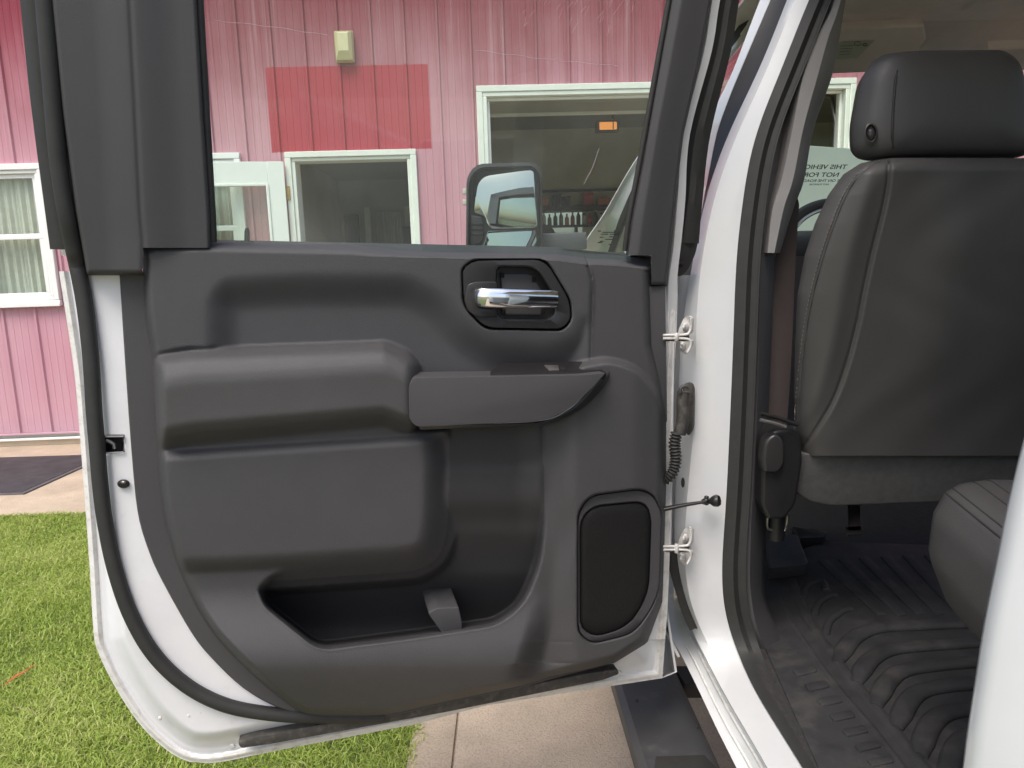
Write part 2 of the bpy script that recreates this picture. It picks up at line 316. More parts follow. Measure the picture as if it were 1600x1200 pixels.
def siding_mat():
    m = bpy.data.materials.new('faded_red_siding'); m.use_nodes = True; N = m.node_tree.nodes; L = m.node_tree.links; b = N['Principled BSDF']
    b.inputs['Roughness'].default_value = .55; b.inputs['Specular IOR Level'].default_value = .35
    g = N.new('ShaderNodeNewGeometry')
    rot = N.new('ShaderNodeVectorRotate'); rot.rotation_type = 'Z_AXIS'; rot.inputs['Center'].default_value = tuple(HO); rot.inputs['Angle'].default_value = -HA; L.new(g.outputs['Position'], rot.inputs['Vector'])
    sp = N.new('ShaderNodeSeparateXYZ'); L.new(rot.outputs[0], sp.inputs[0])
    def noise(sc, det=6):
        mp = N.new('ShaderNodeMapping'); mp.inputs['Scale'].default_value = sc; L.new(rot.outputs[0], mp.inputs['Vector'])
        n = N.new('ShaderNodeTexNoise'); n.inputs['Scale'].default_value = 1; n.inputs['Detail'].default_value = det; n.inputs['Roughness'].default_value = .62; L.new(mp.outputs[0], n.inputs['Vector']); return n.outputs['Fac']
    def math_(op, a, bb, clamp=False):
        k = N.new('ShaderNodeMath'); k.operation = op; k.use_clamp = clamp
        for i, x in enumerate((a, bb)):
            if isinstance(x, (int, float)): k.inputs[i].default_value = x
            else: L.new(x, k.inputs[i])
        return k.outputs[0]
    def rng_(x, a, bb, c=0., d=1.):
        k = N.new('ShaderNodeMapRange'); k.interpolation_type = 'SMOOTHSTEP'; L.new(x, k.inputs[0]); k.inputs[1].default_value = a; k.inputs[2].default_value = bb; k.inputs[3].default_value = c; k.inputs[4].default_value = d; return k.outputs[0]
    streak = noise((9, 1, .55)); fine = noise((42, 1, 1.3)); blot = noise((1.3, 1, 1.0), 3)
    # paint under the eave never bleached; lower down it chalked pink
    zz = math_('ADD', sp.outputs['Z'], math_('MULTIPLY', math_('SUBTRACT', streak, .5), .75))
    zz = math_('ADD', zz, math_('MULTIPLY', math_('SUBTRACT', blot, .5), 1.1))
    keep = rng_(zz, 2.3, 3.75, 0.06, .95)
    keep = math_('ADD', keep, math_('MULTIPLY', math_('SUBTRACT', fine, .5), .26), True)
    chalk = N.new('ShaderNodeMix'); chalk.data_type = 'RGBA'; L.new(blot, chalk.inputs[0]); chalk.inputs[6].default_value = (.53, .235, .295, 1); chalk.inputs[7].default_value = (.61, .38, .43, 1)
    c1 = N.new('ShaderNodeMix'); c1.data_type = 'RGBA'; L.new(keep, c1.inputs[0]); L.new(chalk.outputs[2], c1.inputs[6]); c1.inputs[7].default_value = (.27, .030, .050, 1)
    pale = N.new('ShaderNodeMix'); pale.data_type = 'RGBA'; L.new(math_('MULTIPLY', rng_(math_('ADD', noise((14, 1, .35)), math_('MULTIPLY', math_('SUBTRACT', noise((60, 1, .8)), .5), .35)), .52, .76, 0, .42), rng_(zz, 4.6, 3.3)), pale.inputs[0]); L.new(c1.outputs[2], pale.inputs[6]); pale.inputs[7].default_value = (.64, .42, .47, 1); c1 = pale
    # oblong where a sign hung and kept the paint fresh
    wob = math_('MULTIPLY', math_('SUBTRACT', fine, .5), .012)
    X = math_('ADD', sp.outputs['X'], wob); ZZ = math_('ADD', sp.outputs['Z'], wob)
    inside = math_('MULTIPLY', math_('MULTIPLY', rng_(X, -1.962, -1.955), rng_(X, -.621, -.614, 1, 0)), math_('MULTIPLY', rng_(ZZ, 2.432, 2.440), rng_(ZZ, 3.110, 3.118, 1, 0)))
    fresh = N.new('ShaderNodeMix'); fresh.data_type = 'RGBA'; L.new(streak, fresh.inputs[0]); fresh.inputs[6].default_value = (.40, .026, .045, 1); fresh.inputs[7].default_value = (.43, .046, .068, 1)
    c2 = N.new('ShaderNodeMix'); c2.data_type = 'RGBA'; L.new(math_('MULTIPLY', inside, .97), c2.inputs[0]); L.new(c1.outputs[2], c2.inputs[6]); L.new(fresh.outputs[2], c2.inputs[7])
    # splash line of mauve dirt at the foot
    foot = math_('MULTIPLY', rng_(math_('ADD', sp.outputs['Z'], math_('MULTIPLY', fine, .1)), .42, .10, 0, .5), 1.0)
    c3 = N.new('ShaderNodeMix'); c3.data_type = 'RGBA'; L.new(foot, c3.inputs[0]); L.new(c2.outputs[2], c3.inputs[6]); c3.inputs[7].default_value = (.46, .33, .40, 1)
    L.new(c3.outputs[2], b.inputs['Base Color']); return m
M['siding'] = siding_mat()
def grass_mat():
    m = bpy.data.materials.new('grass_blades'); m.use_nodes = True; N = m.node_tree.nodes; L = m.node_tree.links; b = N['Principled BSDF']
    a = N.new('ShaderNodeAttribute'); a.attribute_name = 'tint'; r = N.new('ShaderNodeValToRGB'); L.new(a.outputs['Fac'], r.inputs[0])
    e = r.color_ramp.elements; e[0].position = 0; e[0].color = (.22, .32, .05, 1); e[1].position = 1; e[1].color = (.56, .50, .25, 1)
    for p, c in ((.42, (.39, .50, .10, 1)), (.75, (.52, .60, .18, 1)), (.92, (.58, .60, .26, 1))):
        x = e.new(p); x.color = c
    L.new(r.outputs[0], b.inputs['Base Color']); b.inputs['Roughness'].default_value = .45; b.inputs['Specular IOR Level'].default_value = .35
    tr = N.new('ShaderNodeBsdfTranslucent'); L.new(r.outputs[0], tr.inputs[0]); mx = N.new('ShaderNodeMixShader'); mx.inputs[0].default_value = .35
    L.new(b.outputs[0], mx.inputs[1]); L.new(tr.outputs[0], mx.inputs[2]); L.new(mx.outputs[0], N['Material Output'].inputs['Surface']); return m
M['grass'] = grass_mat()
def paper_mat():
    m = M['paper']; N = m.node_tree.nodes; L = m.node_tree.links; b = N['Principled BSDF']
    tr = N.new('ShaderNodeBsdfTranslucent'); tr.inputs[0].default_value = (.85, .9, .83, 1); mx = N.new('ShaderNodeMixShader'); mx.inputs[0].default_value = .75
    L.new(b.outputs[0], mx.inputs[1]); L.new(tr.outputs[0], mx.inputs[2]); L.new(mx.outputs[0], N['Material Output'].inputs['Surface'])
paper_mat()
def grille_mat():
    m = M['speaker']; N = m.node_tree.nodes; L = m.node_tree.links; b = N['Principled BSDF']
    g = N.new('ShaderNodeNewGeometry'); v = N.new('ShaderNodeTexVoronoi'); v.inputs['Scale'].default_value = 520; v.inputs['Randomness'].default_value = .9; L.new(g.outputs['Position'], v.inputs['Vector'])
    r = N.new('ShaderNodeMapRange'); L.new(v.outputs['Distance'], r.inputs[0]); r.inputs[1].default_value = .25; r.inputs[2].default_value = .5
    c = N.new('ShaderNodeMix'); c.data_type = 'RGBA'; L.new(r.outputs[0], c.inputs[0]); c.inputs[6].default_value = (.003, .003, .003, 1); c.inputs[7].default_value = (.011, .011, .011, 1); b.inputs['Specular IOR Level'].default_value = .25; b.inputs['Roughness'].default_value = .6; L.new(c.outputs[2], b.inputs['Base Color'])
    bp = N.new('ShaderNodeBump'); bp.inputs['Distance'].default_value = .0004; L.new(r.outputs[0], bp.inputs['Height']); L.new(bp.outputs[0], b.inputs['Normal'])
grille_mat()

# ================================================================== GROUND
def struct(o): o['kind'] = 'structure'; return o
def plane(name, x0, x1, y0, y1, z, mat, t=.05): return box(name, (x0, y0, z-t), (x1, y1, z), mat, None, 0)
struct(mesh('ground', [(-300, -300, -.06), (300, -300, -.06), (300, 300, -.06), (-300, 300, -.06)], [(0, 1, 2, 3)], M['ground']))
struct(box('lawn_soil', (-9, -6, -.055), (-.36, 4.455, -.012), M['soil'], None, 0))
drive = struct(box('driveway', (-.355, -14, -.05), (9, 6.40, -.012), M['concrete'], None, 0))
for x0, x1, y0, y1 in ((-.355, -.218, -2, 2.9), (-.212, 4.6, -2, 2.9), (-.355, 2.0, 2.906, 6.40), (2.006, 4.6, 2.906, 6.40), (4.606, 9, -2, 6.40), (-.355, 4.6, -8, -2.006), (4.606, 9, -8, -2.006), (-.355, 9, -14, -8.006)):
    box('concrete_slab', (x0, y0, -.012), (x1, y1, 0), M['concrete'], drive, .004, 2)
walk = struct(box('walkway', (-9, 4.455, -.05), (-.361, 6.40, -.012), M['concrete'], None, 0))
for x0, x1 in ((-9, -5.2), (-5.194, -2.6), (-2.594, -.361)):
    box('concrete_slab', (x0, 4.456, -.012), (x1, 6.40, 0), M['concrete'], walk, .006, 2)

def grass():
    n = 400000
    x = rng.uniform(-4.3, -.345, n); y = 1.15+(4.47-1.15)*rng.uniform(0, 1, n)**1.15
    x += rng.normal(0, .012, n); keep = (x > -4.3); x, y = x[keep], y[keep]; n = len(x)
    def vn(x, y, f, s):
        r = np.random.default_rng(s); G = r.uniform(0, 1, (64, 64)); xi, yi = x*f+100, y*f+100
        i, j = np.floor(xi).astype(int), np.floor(yi).astype(int); a, b = xi-i, yi-j; a = a*a*(3-2*a); b = b*b*(3-2*b)
        g = lambda p, q: G[p % 64, q % 64]
        return (g(i, j)*(1-a)+g(i+1, j)*a)*(1-b)+(g(i, j+1)*(1-a)+g(i+1, j+1)*a)*b
    cl = .5*vn(x, y, 3, 1)+.5*vn(x, y, 9, 2); big = vn(x, y, 1.3, 3)
    h = (.012+.021*rng.uniform(0, 1, n)**1.3)*(.5+1.0*cl); wd = rng.uniform(.0011, .0029, n)
    th = rng.uniform(0, 2*math.pi, n); ln = rng.uniform(.3, 1.9, n)*h
    la = rng.uniform(0, 2*math.pi, n)
    px, py = np.cos(th)*wd, np.sin(th)*wd; lx, ly = np.cos(la)*ln, np.sin(la)*ln; z0 = -.012
    V = np.zeros((n, 5, 3))
    V[:, 0] = np.stack([x-px, y-py, np.full(n, z0)], 1); V[:, 1] = np.stack([x+px, y+py, np.full(n, z0)], 1)
    V[:, 2] = np.stack([x+px*.8+lx*.35, y+py*.8+ly*.35, z0+h*.62], 1); V[:, 3] = np.stack([x-px*.8+lx*.35, y-py*.8+ly*.35, z0+h*.62], 1)
    V[:, 4] = np.stack([x+lx, y+ly, z0+h*(1-.25*ln/h*.5)], 1)
    b = np.arange(n)[:, None]*5; T = np.concatenate([b+[0, 1, 2], b+[0, 2, 3], b+[3, 2, 4]], 0)
    o = mesh('grass', V.reshape(-1, 3), T, M['grass'], None, False, 0, 'stuff')
    tint = np.clip(.38+.5*(cl-.5)+.35*(big-.5)+rng.normal(0, .17, n)+np.where(rng.uniform(0, 1, n) < .05, .55, 0), 0, 1)
    at = o.data.attributes.new('tint', 'FLOAT', 'POINT'); at.data.foreach_set('value', np.repeat(tint, 5).astype(np.float32))
    return o
grass()
P = [Z(u, v, .018) for u, v in ((5, 1071), (25, 1056), (38, 1050), (55, 1037))]
tag(tube('plastic_strip', resamp(P, 10), .0045, M['straw'], None, 6, rf=[.3, .5, .7, .9, 1.2, 1, .6, .5, .4, .3], flat=.4), 'thin orange strip lying in the grass left of the door', 'strip')

# ================================================================== HOUSE
house = thing('house', 'long building clad in faded pink red metal with white trim', 'house', HO)
# openings (s0,s1,z0,z1)
LW = (-4.45, -3.885, 1.27, 2.345); W2 = (-3.02, -2.27, 1.27, 2.39); DW = (-1.80, -.80, .06, 2.385); GD = (-.175, 2.965, 0, 2.875)
OPEN = [LW, W2, DW, GD]
ZT, ZB = 4.6, .115
pitch, s_seam = .2725, -2.194
def column(k):
    s0 = s_seam+k*pitch; prof = [(0, 0), (.012, 0), (.020, -.020), (.036, -.020), (.044, 0)]
    for q in (.095, .155, .215): prof += [(q-.008, 0), (q-.003, -.0028), (q+.003, -.0028), (q+.008, 0)]
    prof += [(pitch-.0015, 0)]
    prof = [(s0+a, b) for a, b in prof]
    for o in OPEN:
        for e in (o[0], o[1]):
            for i in range(len(prof)-1):
                if prof[i][0] < e < prof[i+1][0]:
                    t = (e-prof[i][0])/(prof[i+1][0]-prof[i][0]); prof.insert(i+1, (e, prof[i][1]+t*(prof[i+1][1]-prof[i][1]))); break
    V, Fc = [], []
    for i in range(len(prof)-1):
        (a, oa), (b, ob) = prof[i], prof[i+1]; mid = (a+b)/2; iv = [(ZB, ZT)]
        for o in OPEN:
            if o[0] < mid < o[1]:
                nv = []
                for lo, hi in iv:
                    if o[2] > lo: nv.append((lo, min(hi, o[2])))
                    if o[3] < hi: nv.append((max(lo, o[3]), hi))
                iv = nv
        for lo, hi in iv:
            if hi-lo < .01: continue
            n = len(V); V += [H(a, oa, lo), H(b, ob, lo), H(b, ob, hi), H(a, oa, hi)]; Fc.append((n, n+1, n+2, n+3))
    if not V: return
    bm = bmesh.new(); vs = [bm.verts.new(p) for p in V]
    for f in Fc: bm.faces.new([vs[i] for i in f])
    bmesh.ops.remove_doubles(bm, verts=bm.verts[:], dist=.0004)
    todo = set(bm.faces)
    while todo:
        isl, stk = set(), [todo.pop()]
        while stk:
            f = stk.pop(); isl.add(f)
            for e in f.edges:
                for g in e.link_faces:
                    if g in todo: todo.discard(g); stk.append(g)
        vs = list({v for f in isl for v in f.verts}); ix = {v: i for i, v in enumerate(vs)}
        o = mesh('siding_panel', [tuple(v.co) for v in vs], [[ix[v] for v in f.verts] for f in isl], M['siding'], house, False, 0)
    bm.free()
for k in range(-14, 30): column(k)
# inner sheathing behind the metal, pieced round the openings
xs = sorted({-6.3, 6.3, *[o[0]-.02 for o in OPEN], *[o[1]+.02 for o in OPEN]})
for a, b in zip(xs[:-1], xs[1:]):
    iv = [(0, ZT)]
    for o in OPEN:
        if o[0]-.03 < (a+b)/2 < o[1]+.03:
            iv = [(lo, hi) for lo, hi in ((0, o[2]-.02), (o[3]+.02, ZT)) if hi-lo > .03]
    for lo, hi in iv: hbox('wall_core', a, b, .004, .12, lo, hi, M['roomwall'], house, 0)
hbox('roof_eave', -6.3, 6.3, -.45, .3, 4.6, 4.75, M['whitetrim'], house, .01)
hbox('foundation', -6.2, DW[0]-.07, -.012, .003, .0, .05, M['sill'], house, .002)
hbox('base_trim', -6.2, DW[0]-.07, -.045, -.002, .052, .068, M['whitetrim'], house, .003)
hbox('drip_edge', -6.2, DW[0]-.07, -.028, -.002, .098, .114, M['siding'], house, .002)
def frame(name, o, wd, o0, o1, mat, parent, bev=.005, sill=True):
    a, b, c, d = o; r = []
    r.append(hbox(name, a-wd, b+wd, o0, o1, d, d+wd, mat, parent, bev))
    r.append(hbox(name, a-wd, a, o0, o1, c, d-.0005, mat, parent, bev)); r.append(hbox(name, b, b+wd, o0, o1, c, d-.0005, mat, parent, bev))
    if sill: r.append(hbox(name, a-wd, b+wd, o0, o1, c-wd, c-.0005, mat, parent, bev))
    return r
def window(o, drapes=True):
    a, b, c, d = o
    wn = hbox('window', a-.002, b+.002, .10, .115, c-.002, d+.002, M['dark'], house, 0)
    frame('casing', o, .05, -.045, -.002, M['vinylwin'], wn); frame('sash_frame', (a+.03, b-.03, c+.03, d-.03), .0295, -.03, .05, M['vinylwin'], wn)
    zm = c+(d-c)*.50
    frame('upper_sash', (a+.065, b-.065, zm+.02, d-.065), .034, -.006, .02, M['vinylwin'], wn, .003)
    frame('lower_sash', (a+.065, b-.065, c+.065, zm-.026), .034, -.02, .003, M['vinylwin'], wn, .003)
    hbox('pane', a+.06, b-.06, .006, .009, zm+.01, d-.06, M['wglass'], wn, 0); hbox('pane', a+.06, b-.06, -.010, -.007, c+.06, zm-.02, M['wglass'], wn, 0)
    hbox('sill', a-.055, b+.055, -.06, -.046, c-.055, c-.02, M['vinylwin'], wn)
    t = np.linspace(0, 1, 90); top = [H(a+.01+(b-a-.02)*x, .075+.012*math.sin(40*x)+.008*math.sin(97*x+1), d) for x in t]; bot = [H(a+.01+(b-a-.02)*x, .075+.014*math.sin(40*x+.4)+.008*math.sin(97*x+1), c) for x in t]
    loft('curtain', [top, bot], M['curtain'], wn, .001)
    for q in (.86,):
        t = np.linspace(0, 1, 8); s0 = a+(b-a)*q
        loft('drape', [[H(s0+.035*x, .055+.006*math.sin(9*x), d) for x in t], [H(s0+.03*x+.01, .055+.006*math.sin(9*x), c) for x in t]], M['drape'], wn, .001)
    return wn
window(LW); window(W2)
# entry doorway with room behind
dw = hbox('doorway', -2.0, -.29, 2.9, 2.95, 0, 2.5, M['roomwall'], house, 0)
frame('casing', DW, .048, -.05, -.002, M['whitetrim'], dw, .004, False)
hbox('jamb', DW[0]+.001, DW[0]+.03, -.03, .16, .06, DW[3]-.03, M['whitetrim'], dw); hbox('jamb', DW[1]-.03, DW[1]-.001, -.03, .16, .06, DW[3]-.03, M['whitetrim'], dw); hbox('jamb', DW[0]+.001, DW[1]-.001, -.03, .16, DW[3]-.029, DW[3]-.001, M['whitetrim'], dw)
hbox('threshold', DW[0], DW[1], -.08, .2, .0, .06, M['sill'], dw)
hbox('room_wall', -2.0, -1.94, .2, 2.9, 0, 2.5, M['roomwall'], dw, 0); hbox('room_wall', -.32, -.29, .125, 2.9, 0, 2.5, M['roomwall'], dw, 0)
hbox('room_ceiling', -2.0, -.29, .16, 2.9, 2.5, 2.55, M['garceil'], dw, 0); hbox('room_floor', -2.0, -.29, .16, 2.9, -.03, .02, M['dark'], dw, 0)
hbox('inner_door', -1.78, -1.62, 2.2, 2.26, .02, 2.05, M['dark'], dw)
for a, b in ((-1.6, -1.53), (-1.12, -1.05)): hbox('door_trim', a, b, 2.55, 2.6, .02, 2.15, M['curtain'], dw)
t = np.linspace(0, 1, 60)
loft('room_curtain', [[H(-.98+.42*x, 2.3+.03*math.sin(30*x), 2.05) for x in t], [H(-.98+.42*x, 2.3+.035*math.sin(30*x), .05) for x in t]], M['drape'], dw, .002)
loft('room_curtain', [[H(-1.5+.34*x, 2.75+.03*math.sin(26*x), 2.1) for x in t], [H(-1.5+.34*x, 2.75+.035*math.sin(26*x), .05) for x in t]], M['roomwall'], dw, .002)
hbox('picture', -1.12, -.72, 2.24, 2.27, 1.52, 1.90, M['dark'], dw); hbox('cabinet', -.98, -.40, 1.85, 2.2, .02, 1.5, M['dark'], dw)
# open leaf of the entry door, swung right back in front of the second window
lf_a = R(9)
def LF(x, y, z): # leaf axes: x from hinge to the left, y outward
    ca, sa = math.cos(lf_a), math.sin(lf_a); return H(DW[0]-.055-x*ca+y*sa, -.06-x*sa-y*ca, z)
leaf = box('entry_door', (0, 0, .08), (.13, .04, 2.35), M['doorpaint'], house, .003, 1, LF)
leaf['label'] = 'white entry door swung fully open against the wall'
box('rail', (.1305, 0, 2.175), (.80, .04, 2.35), M['doorpaint'], leaf, .003, 1, LF); box('stile', (.80, 0, .08), (.93, .04, 2.35), M['doorpaint'], leaf, .003, 1, LF)
box('lower_panel', (.1305, 0, .08), (.7995, .04, 1.15), M['doorpaint'], leaf, .003, 1, LF)
for a, b, c, d in ((.1305, .152, 1.15, 2.1745), (.778, .7995, 1.15, 2.1745), (.152, .778, 2.153, 2.1745), (.152, .778, 1.15, 1.17)): box('bead', (a, .004, c), (b, .052, d), M['doorpaint'], leaf, .004, 1, LF)
box('pane', (.15, .016, 1.165), (.78, .02, 2.16), M['wglass'], leaf, 0, 1, LF)
for z in (2.10, .9): hbox('hinge', DW[0]-.052, DW[0]-.022, -.066, -.051, z-.055, z+.055, M['brass'], leaf, .003)
# garage opening
def wall_at(u, v, off):
    p = on(u, v, HO+HN*off, HN)-HO; return float(p.dot(HD)), float(p[2])
gd = hbox('garage_floor', -.2, 5.24, .13, 5.04, -.04, .002, M['concrete'], house, 0)
frame('casing', GD, .05, -.05, -.002, M['whitetrim'], gd, .004, False)
for a, b in ((GD[0]+.001, GD[0]+.035), (GD[1]-.035, GD[1]-.001)): hbox('jamb', a, b, -.04, .14, 0, GD[3]-.0365, M['whitetrim'], gd)
hbox('jamb', GD[0]+.001, GD[1]-.001, -.04, .14, GD[3]-.036, GD[3]-.001, M['whitetrim'], gd)
for a, b in ((GD[0]+.036, GD[0]+.06), (GD[1]-.06, GD[1]-.036)): hbox('door_stop', a, b, .02, .05, 0, GD[3]-.0615, M['vinylwin'], gd)
hbox('door_stop', GD[0]+.036, GD[1]-.036, .02, .05, GD[3]-.061, GD[3]-.037, M['vinylwin'], gd)
hbox('garage_wall', -.28, -.25, .125, 5.05, 0, 3.4, M['garwall'], gd, 0); hbox('garage_wall', 5.2, 5.24, .16, 5.05, 0, 3.4, M['garwall'], gd, 0)
hbox('garage_ceiling', -.28, 5.24, .125, 5.10, 3.4, 3.45, M['garceil'], gd, 0)
for k in range(2): hbox('overhead_door_section', -.12, 2.92, .22+k*.50, .22+k*.50+.49, 2.93, 2.975, M['garceil'], gd, .006)
hbox('overhead_door_edge', -.12, 2.92, 1.212, 1.262, 2.905, 2.98, M['whitetrim'], gd, .004)
for s in (-.16, 2.94): tube('door_track', [H(s, .16, .1), H(s, .16, 2.6), H(s, .24, 2.82), H(s, .4, 2.875), H(s, 2.9, 2.875)], .018, M['steel'], gd, 8)
BW = (.25, wall_at(910, 340, 5.05)[0], wall_at(880, 366, 5.05)[1], wall_at(880, 332, 5.05)[1])
for a, b, c, d in ((-.28, 5.24, BW[3], 3.4), (-.28, 5.24, 0, BW[2]), (-.28, BW[0], BW[2], BW[3]), (BW[1], 5.24, BW[2], BW[3])): hbox('back_wall', a, b, 5.055, 5.10, c, d, M['garwall'], gd, 0)
hbox('back_window', BW[0], BW[1], 5.07, 5.08, BW[2], BW[3], M['wglass'], gd, 0)

def lathe(prof, s, o, z, mat, name, parent, n=12):
    rows = [np.array([H(s+r*math.cos(a), o+r*math.sin(a), z+h) for a in np.linspace(0, 2*math.pi, n, endpoint=False)]) for r, h in prof]
    return loop_loft(name, rows, mat, parent, cap=True)
def garage_things():
    zb = wall_at(880, 352, 4.88)[1]; zu = wall_at(880, 330, 4.88)[1]; zr = wall_at(880, 297, 4.88)[1]
    sh = thing('wall_shelf', 'dark wooden shelf unit of two boards along the back wall of the garage', 'shelf', H(.9, 4.9, zb-.2))
    for z in (zb-.028, zu): hbox('board', -.2, 2.6, 4.78, 5.05, z, z+(.028 if z < zu else .075), M['dark'], sh)
    for s in (-.18, 1.24, 2.55): hbox('bracket', s, s+.03, 4.85, 5.05, zb-.25, zb-.0285, M['dark'], sh)
    hbox('top_rail', -.2, 2.6, 4.98, 5.05, zr-.015, zr+.015, M['dark'], sh)
    cols = ['cream', 'brownglass', 'cream', 'brownglass', 'dark', 'brownglass', 'orange', 'red', 'dark', 'cream', 'red', 'dark', 'cream']
    names = ['cream bottle nearest the truck mirror on the garage shelf', 'brown bottle between two cream bottles on the garage shelf', 'cream bottle between two brown bottles on the garage shelf', 'brown bottle left of the black bottle on the garage shelf', 'black bottle between two brown bottles on the garage shelf', 'brown bottle left of the orange bottle on the garage shelf', 'orange bottle in the row on the garage shelf', 'red bottle right beside the orange bottle on the garage shelf', 'black bottle between the red and a cream bottle on the garage shelf', 'cream bottle between a black and a red bottle on the garage shelf', 'second red bottle from the left on the garage shelf', 'black bottle right of the second red bottle on the garage shelf', 'cream bottle at the right end of the row on the garage shelf']
    for i, (c, l) in enumerate(zip(cols, names)):
        s = .58+i*.088; z = zb+.001; hh = .17+.025*((i*7) % 3)
        t = thing('bottle', l, 'bottle', H(s, 4.88, z), 'bottles on the garage shelf')
        lathe([(.002, 0), (.030, 0), (.032, .01), (.032, hh*.55), (.027, hh*.66), (.013, hh*.78), (.013, hh*.86)], s, 4.88, z, M[c], 'body', t)
        lathe([(.016, hh*.865), (.016, hh), (.002, hh+.001)], s, 4.88, z, M['cream' if c != 'cream' else 'dark'], 'cap', t)
    for s, wd, hh, c, l in ((.58, .24, .12, 'orange', 'low orange carton at the left of the upper garage shelf'), (.90, .12, .17, 'dark', 'black carton on the upper garage shelf, taller of two'), (1.06, .10, .14, 'dark', 'smaller black carton right of the taller one on the upper garage shelf'), (1.36, .15, .19, 'red', 'tall red carton on the upper garage shelf'), (1.58, .18, .10, 'orange', 'low orange carton right of the tall red one on the upper garage shelf')):
        z = zu+.076; t = thing('carton', l, 'carton', H(s, 4.9, z), 'cartons on the upper shelf')
        hbox('body', s, s+wd, 4.84, 4.98, z, z+hh*.8, M[c], t); hbox('lid', s-.004, s+wd+.004, 4.836, 4.984, z+.0005+hh*.8, z+hh, M[c], t)
    s, z = wall_at(950, 197, 1.30)
    h = thing('hanging_lamp', 'amber lit lamp box hanging at the edge of the raised garage door', 'lamp', H(s, 1.3, z))
    hbox('housing', s-.12, s+.12, 1.30, 1.40, z-.055, z+.06, M['dark'], h, .01); hbox('lens', s-.09, s+.09, 1.284, 1.299, z-.036, z+.040, M['amber'], h, .01); hbox('guard', s+.045, s+.055, 1.276, 1.283, z-.035, z+.06, M['dark'], h, .002)
    tube('hanger', resamp([H(s+.07, 1.33, z+.06), H(s+.05, 1.32, z+.10), H(s+.10, 1.33, z+.14), H(s+.07, 1.33, 3.4)], 14), .008, M['dark'], h, 6)
    zc = wall_at(880, 364, 3.6)[1]
    cb = thing('tool_cabinet', 'tall dark cabinet in the garage seen past the truck mirror', 'cabinet', H(.6, 3.6, 0))
    hbox('carcass', .25, .80, 3.35, 3.85, .003, zc, M['dark'], cb, .01); [hbox('door', a, b, 3.33, 3.349, .06, zc-.03, M['gloss'], cb, .004) for a, b in ((.26, .523), (.527, .79))]
    th = np.linspace(0, 2*math.pi, 24, endpoint=False)
    rows = [np.array([H(.50+.28*math.cos(a)*math.sqrt(1-q*q*.96)*(1+.12*math.sin(3*a)), 3.6+.2*math.sin(a)*math.sqrt(1-q*q*.96), zc+.001+q*(.125+.02*math.sin(3*a+1))) for a in th]) for q in np.linspace(0, 1, 8)]
    tag(loop_loft('cloth_heap', rows, M['dark'], None, cap=True, sharp=0), 'dark heap of cloth lying on the tall garage cabinet', 'cloth heap')
garage_things()
# light over the door
lt = thing('wall_light', 'yellowed rectangular lamp box high on the wall above the doorway', 'wall light', H(-1.29, 0, 3.25))
hbox('base', -1.37, -1.215, -.045, -.021, 3.13, 3.375, M['fixture'], lt, .006)
rows = [np.array([H(-1.29+sx*a, o, z) for sx, z in ((-1, z0), (1, z0), (1, z1), (-1, z1))]) for a, o, z0, z1 in ((.07, -.046, 3.138, 3.367), (.066, -.075, 3.142, 3.362), (.044, -.105, 3.20, 3.345), (.040, -.108, 3.206, 3.34))]
loop_loft('lens', rows, M['fixlens'], lt, cap=True, sharp=25)
# doormat
mt = thing('doormat', 'large dark rubber mat with a cut corner on the concrete walk', 'mat', (-3.9, 5.4, 0))
p1, p2 = Z(38, 773, 0), Z(122, 735, 0); q = p1+(p2-p1)*1.35
mo = np.array([(-5.6, p1[1]), (p1[0], p1[1]), (q[0], q[1]), (q[0]+.02, 5.90), (-5.6, 5.90)])
slab('mat_border', np.c_[mo, np.full(5, .012)], (0, 0, 1), .0115, M['matedge'], mt, .004)
cc = mo.mean(0); mi = cc+(mo-cc)*.965
slab('mat_surface', np.c_[mi, np.full(5, .016)], (0, 0, 1), .0038, M['doormat'], mt, .002)

# ================================================================== PICKUP TRUCK
truck = thing('pickup_truck', 'white crew cab pickup truck seen past its open rear door, black interior', 'pickup truck', (1.2, 1.2, 0))
# ---- rear door: inner steel sheet with hem
HEM = [(92, 424), (110, 538), (118, 600), (125, 684), (134, 802), (140, 885), (146, 985), (154, 1021), (182, 1077), (217, 1130), (252, 1165), (280, 1184), (308, 1192), (350, 1190), (437, 1172), (651, 1131), (760, 1102), (1035, 1059.5)]
HEMR = [(1060, 424), (1057, 520), (1052, 600), (1046, 880), (1043, 950), (1036, 1045), (1035, 1059.5)]
TRL = [(186, 424), (187, 433), (195, 560), (205, 700), (215, 800), (232, 860), (252, 905), (300, 990), (335, 1033), (380, 1075), (430, 1104), (480, 1118), (530, 1123)]
HEM = [tuple(p) for p in crv(HEM[:16], 4)]+HEM[16:]
TRL = [tuple(p) for p in crv(TRL, 4)]
door_poly = np.array(HEM+HEMR[::-1][1:], float)
door_ext = np.array([(84, 250)]+HEM+HEMR[::-1][1:]+[(1066, 250)], float)
trim_poly = np.array(TRL+[(600, 1121), (700, 1095), (820, 1070), (870, 1056), (960, 1035), (1012, 1003), (1035, 940), (1040, 760), (1040, 424)], float)
Ld = HEM[:int(np.argmax([p[1] for p in HEM]))+1]; Rd = [(1060, 424), (1057, 520), (1052, 600), (1046, 880), (1043, 950), (1036, 1045), (1035, 1059.5), (760, 1102), (651, 1131), (437, 1172), (350, 1190), (Ld[-1][0]+.5, Ld[-1][1]+.01)]
U, V = spans(Ld, Rd, 424, Ld[-1][1], 330, 380)
d = -sd(door_ext, U, V)
top = sm(V, 424, 424.01); dtop = V*0
hs = np.full(U.shape, -.030) + .004*st(np.abs(d-7)-3, 5) - .003*st(np.abs(d-15)-1.5, 5)
rise = sm(d, 22, 50)
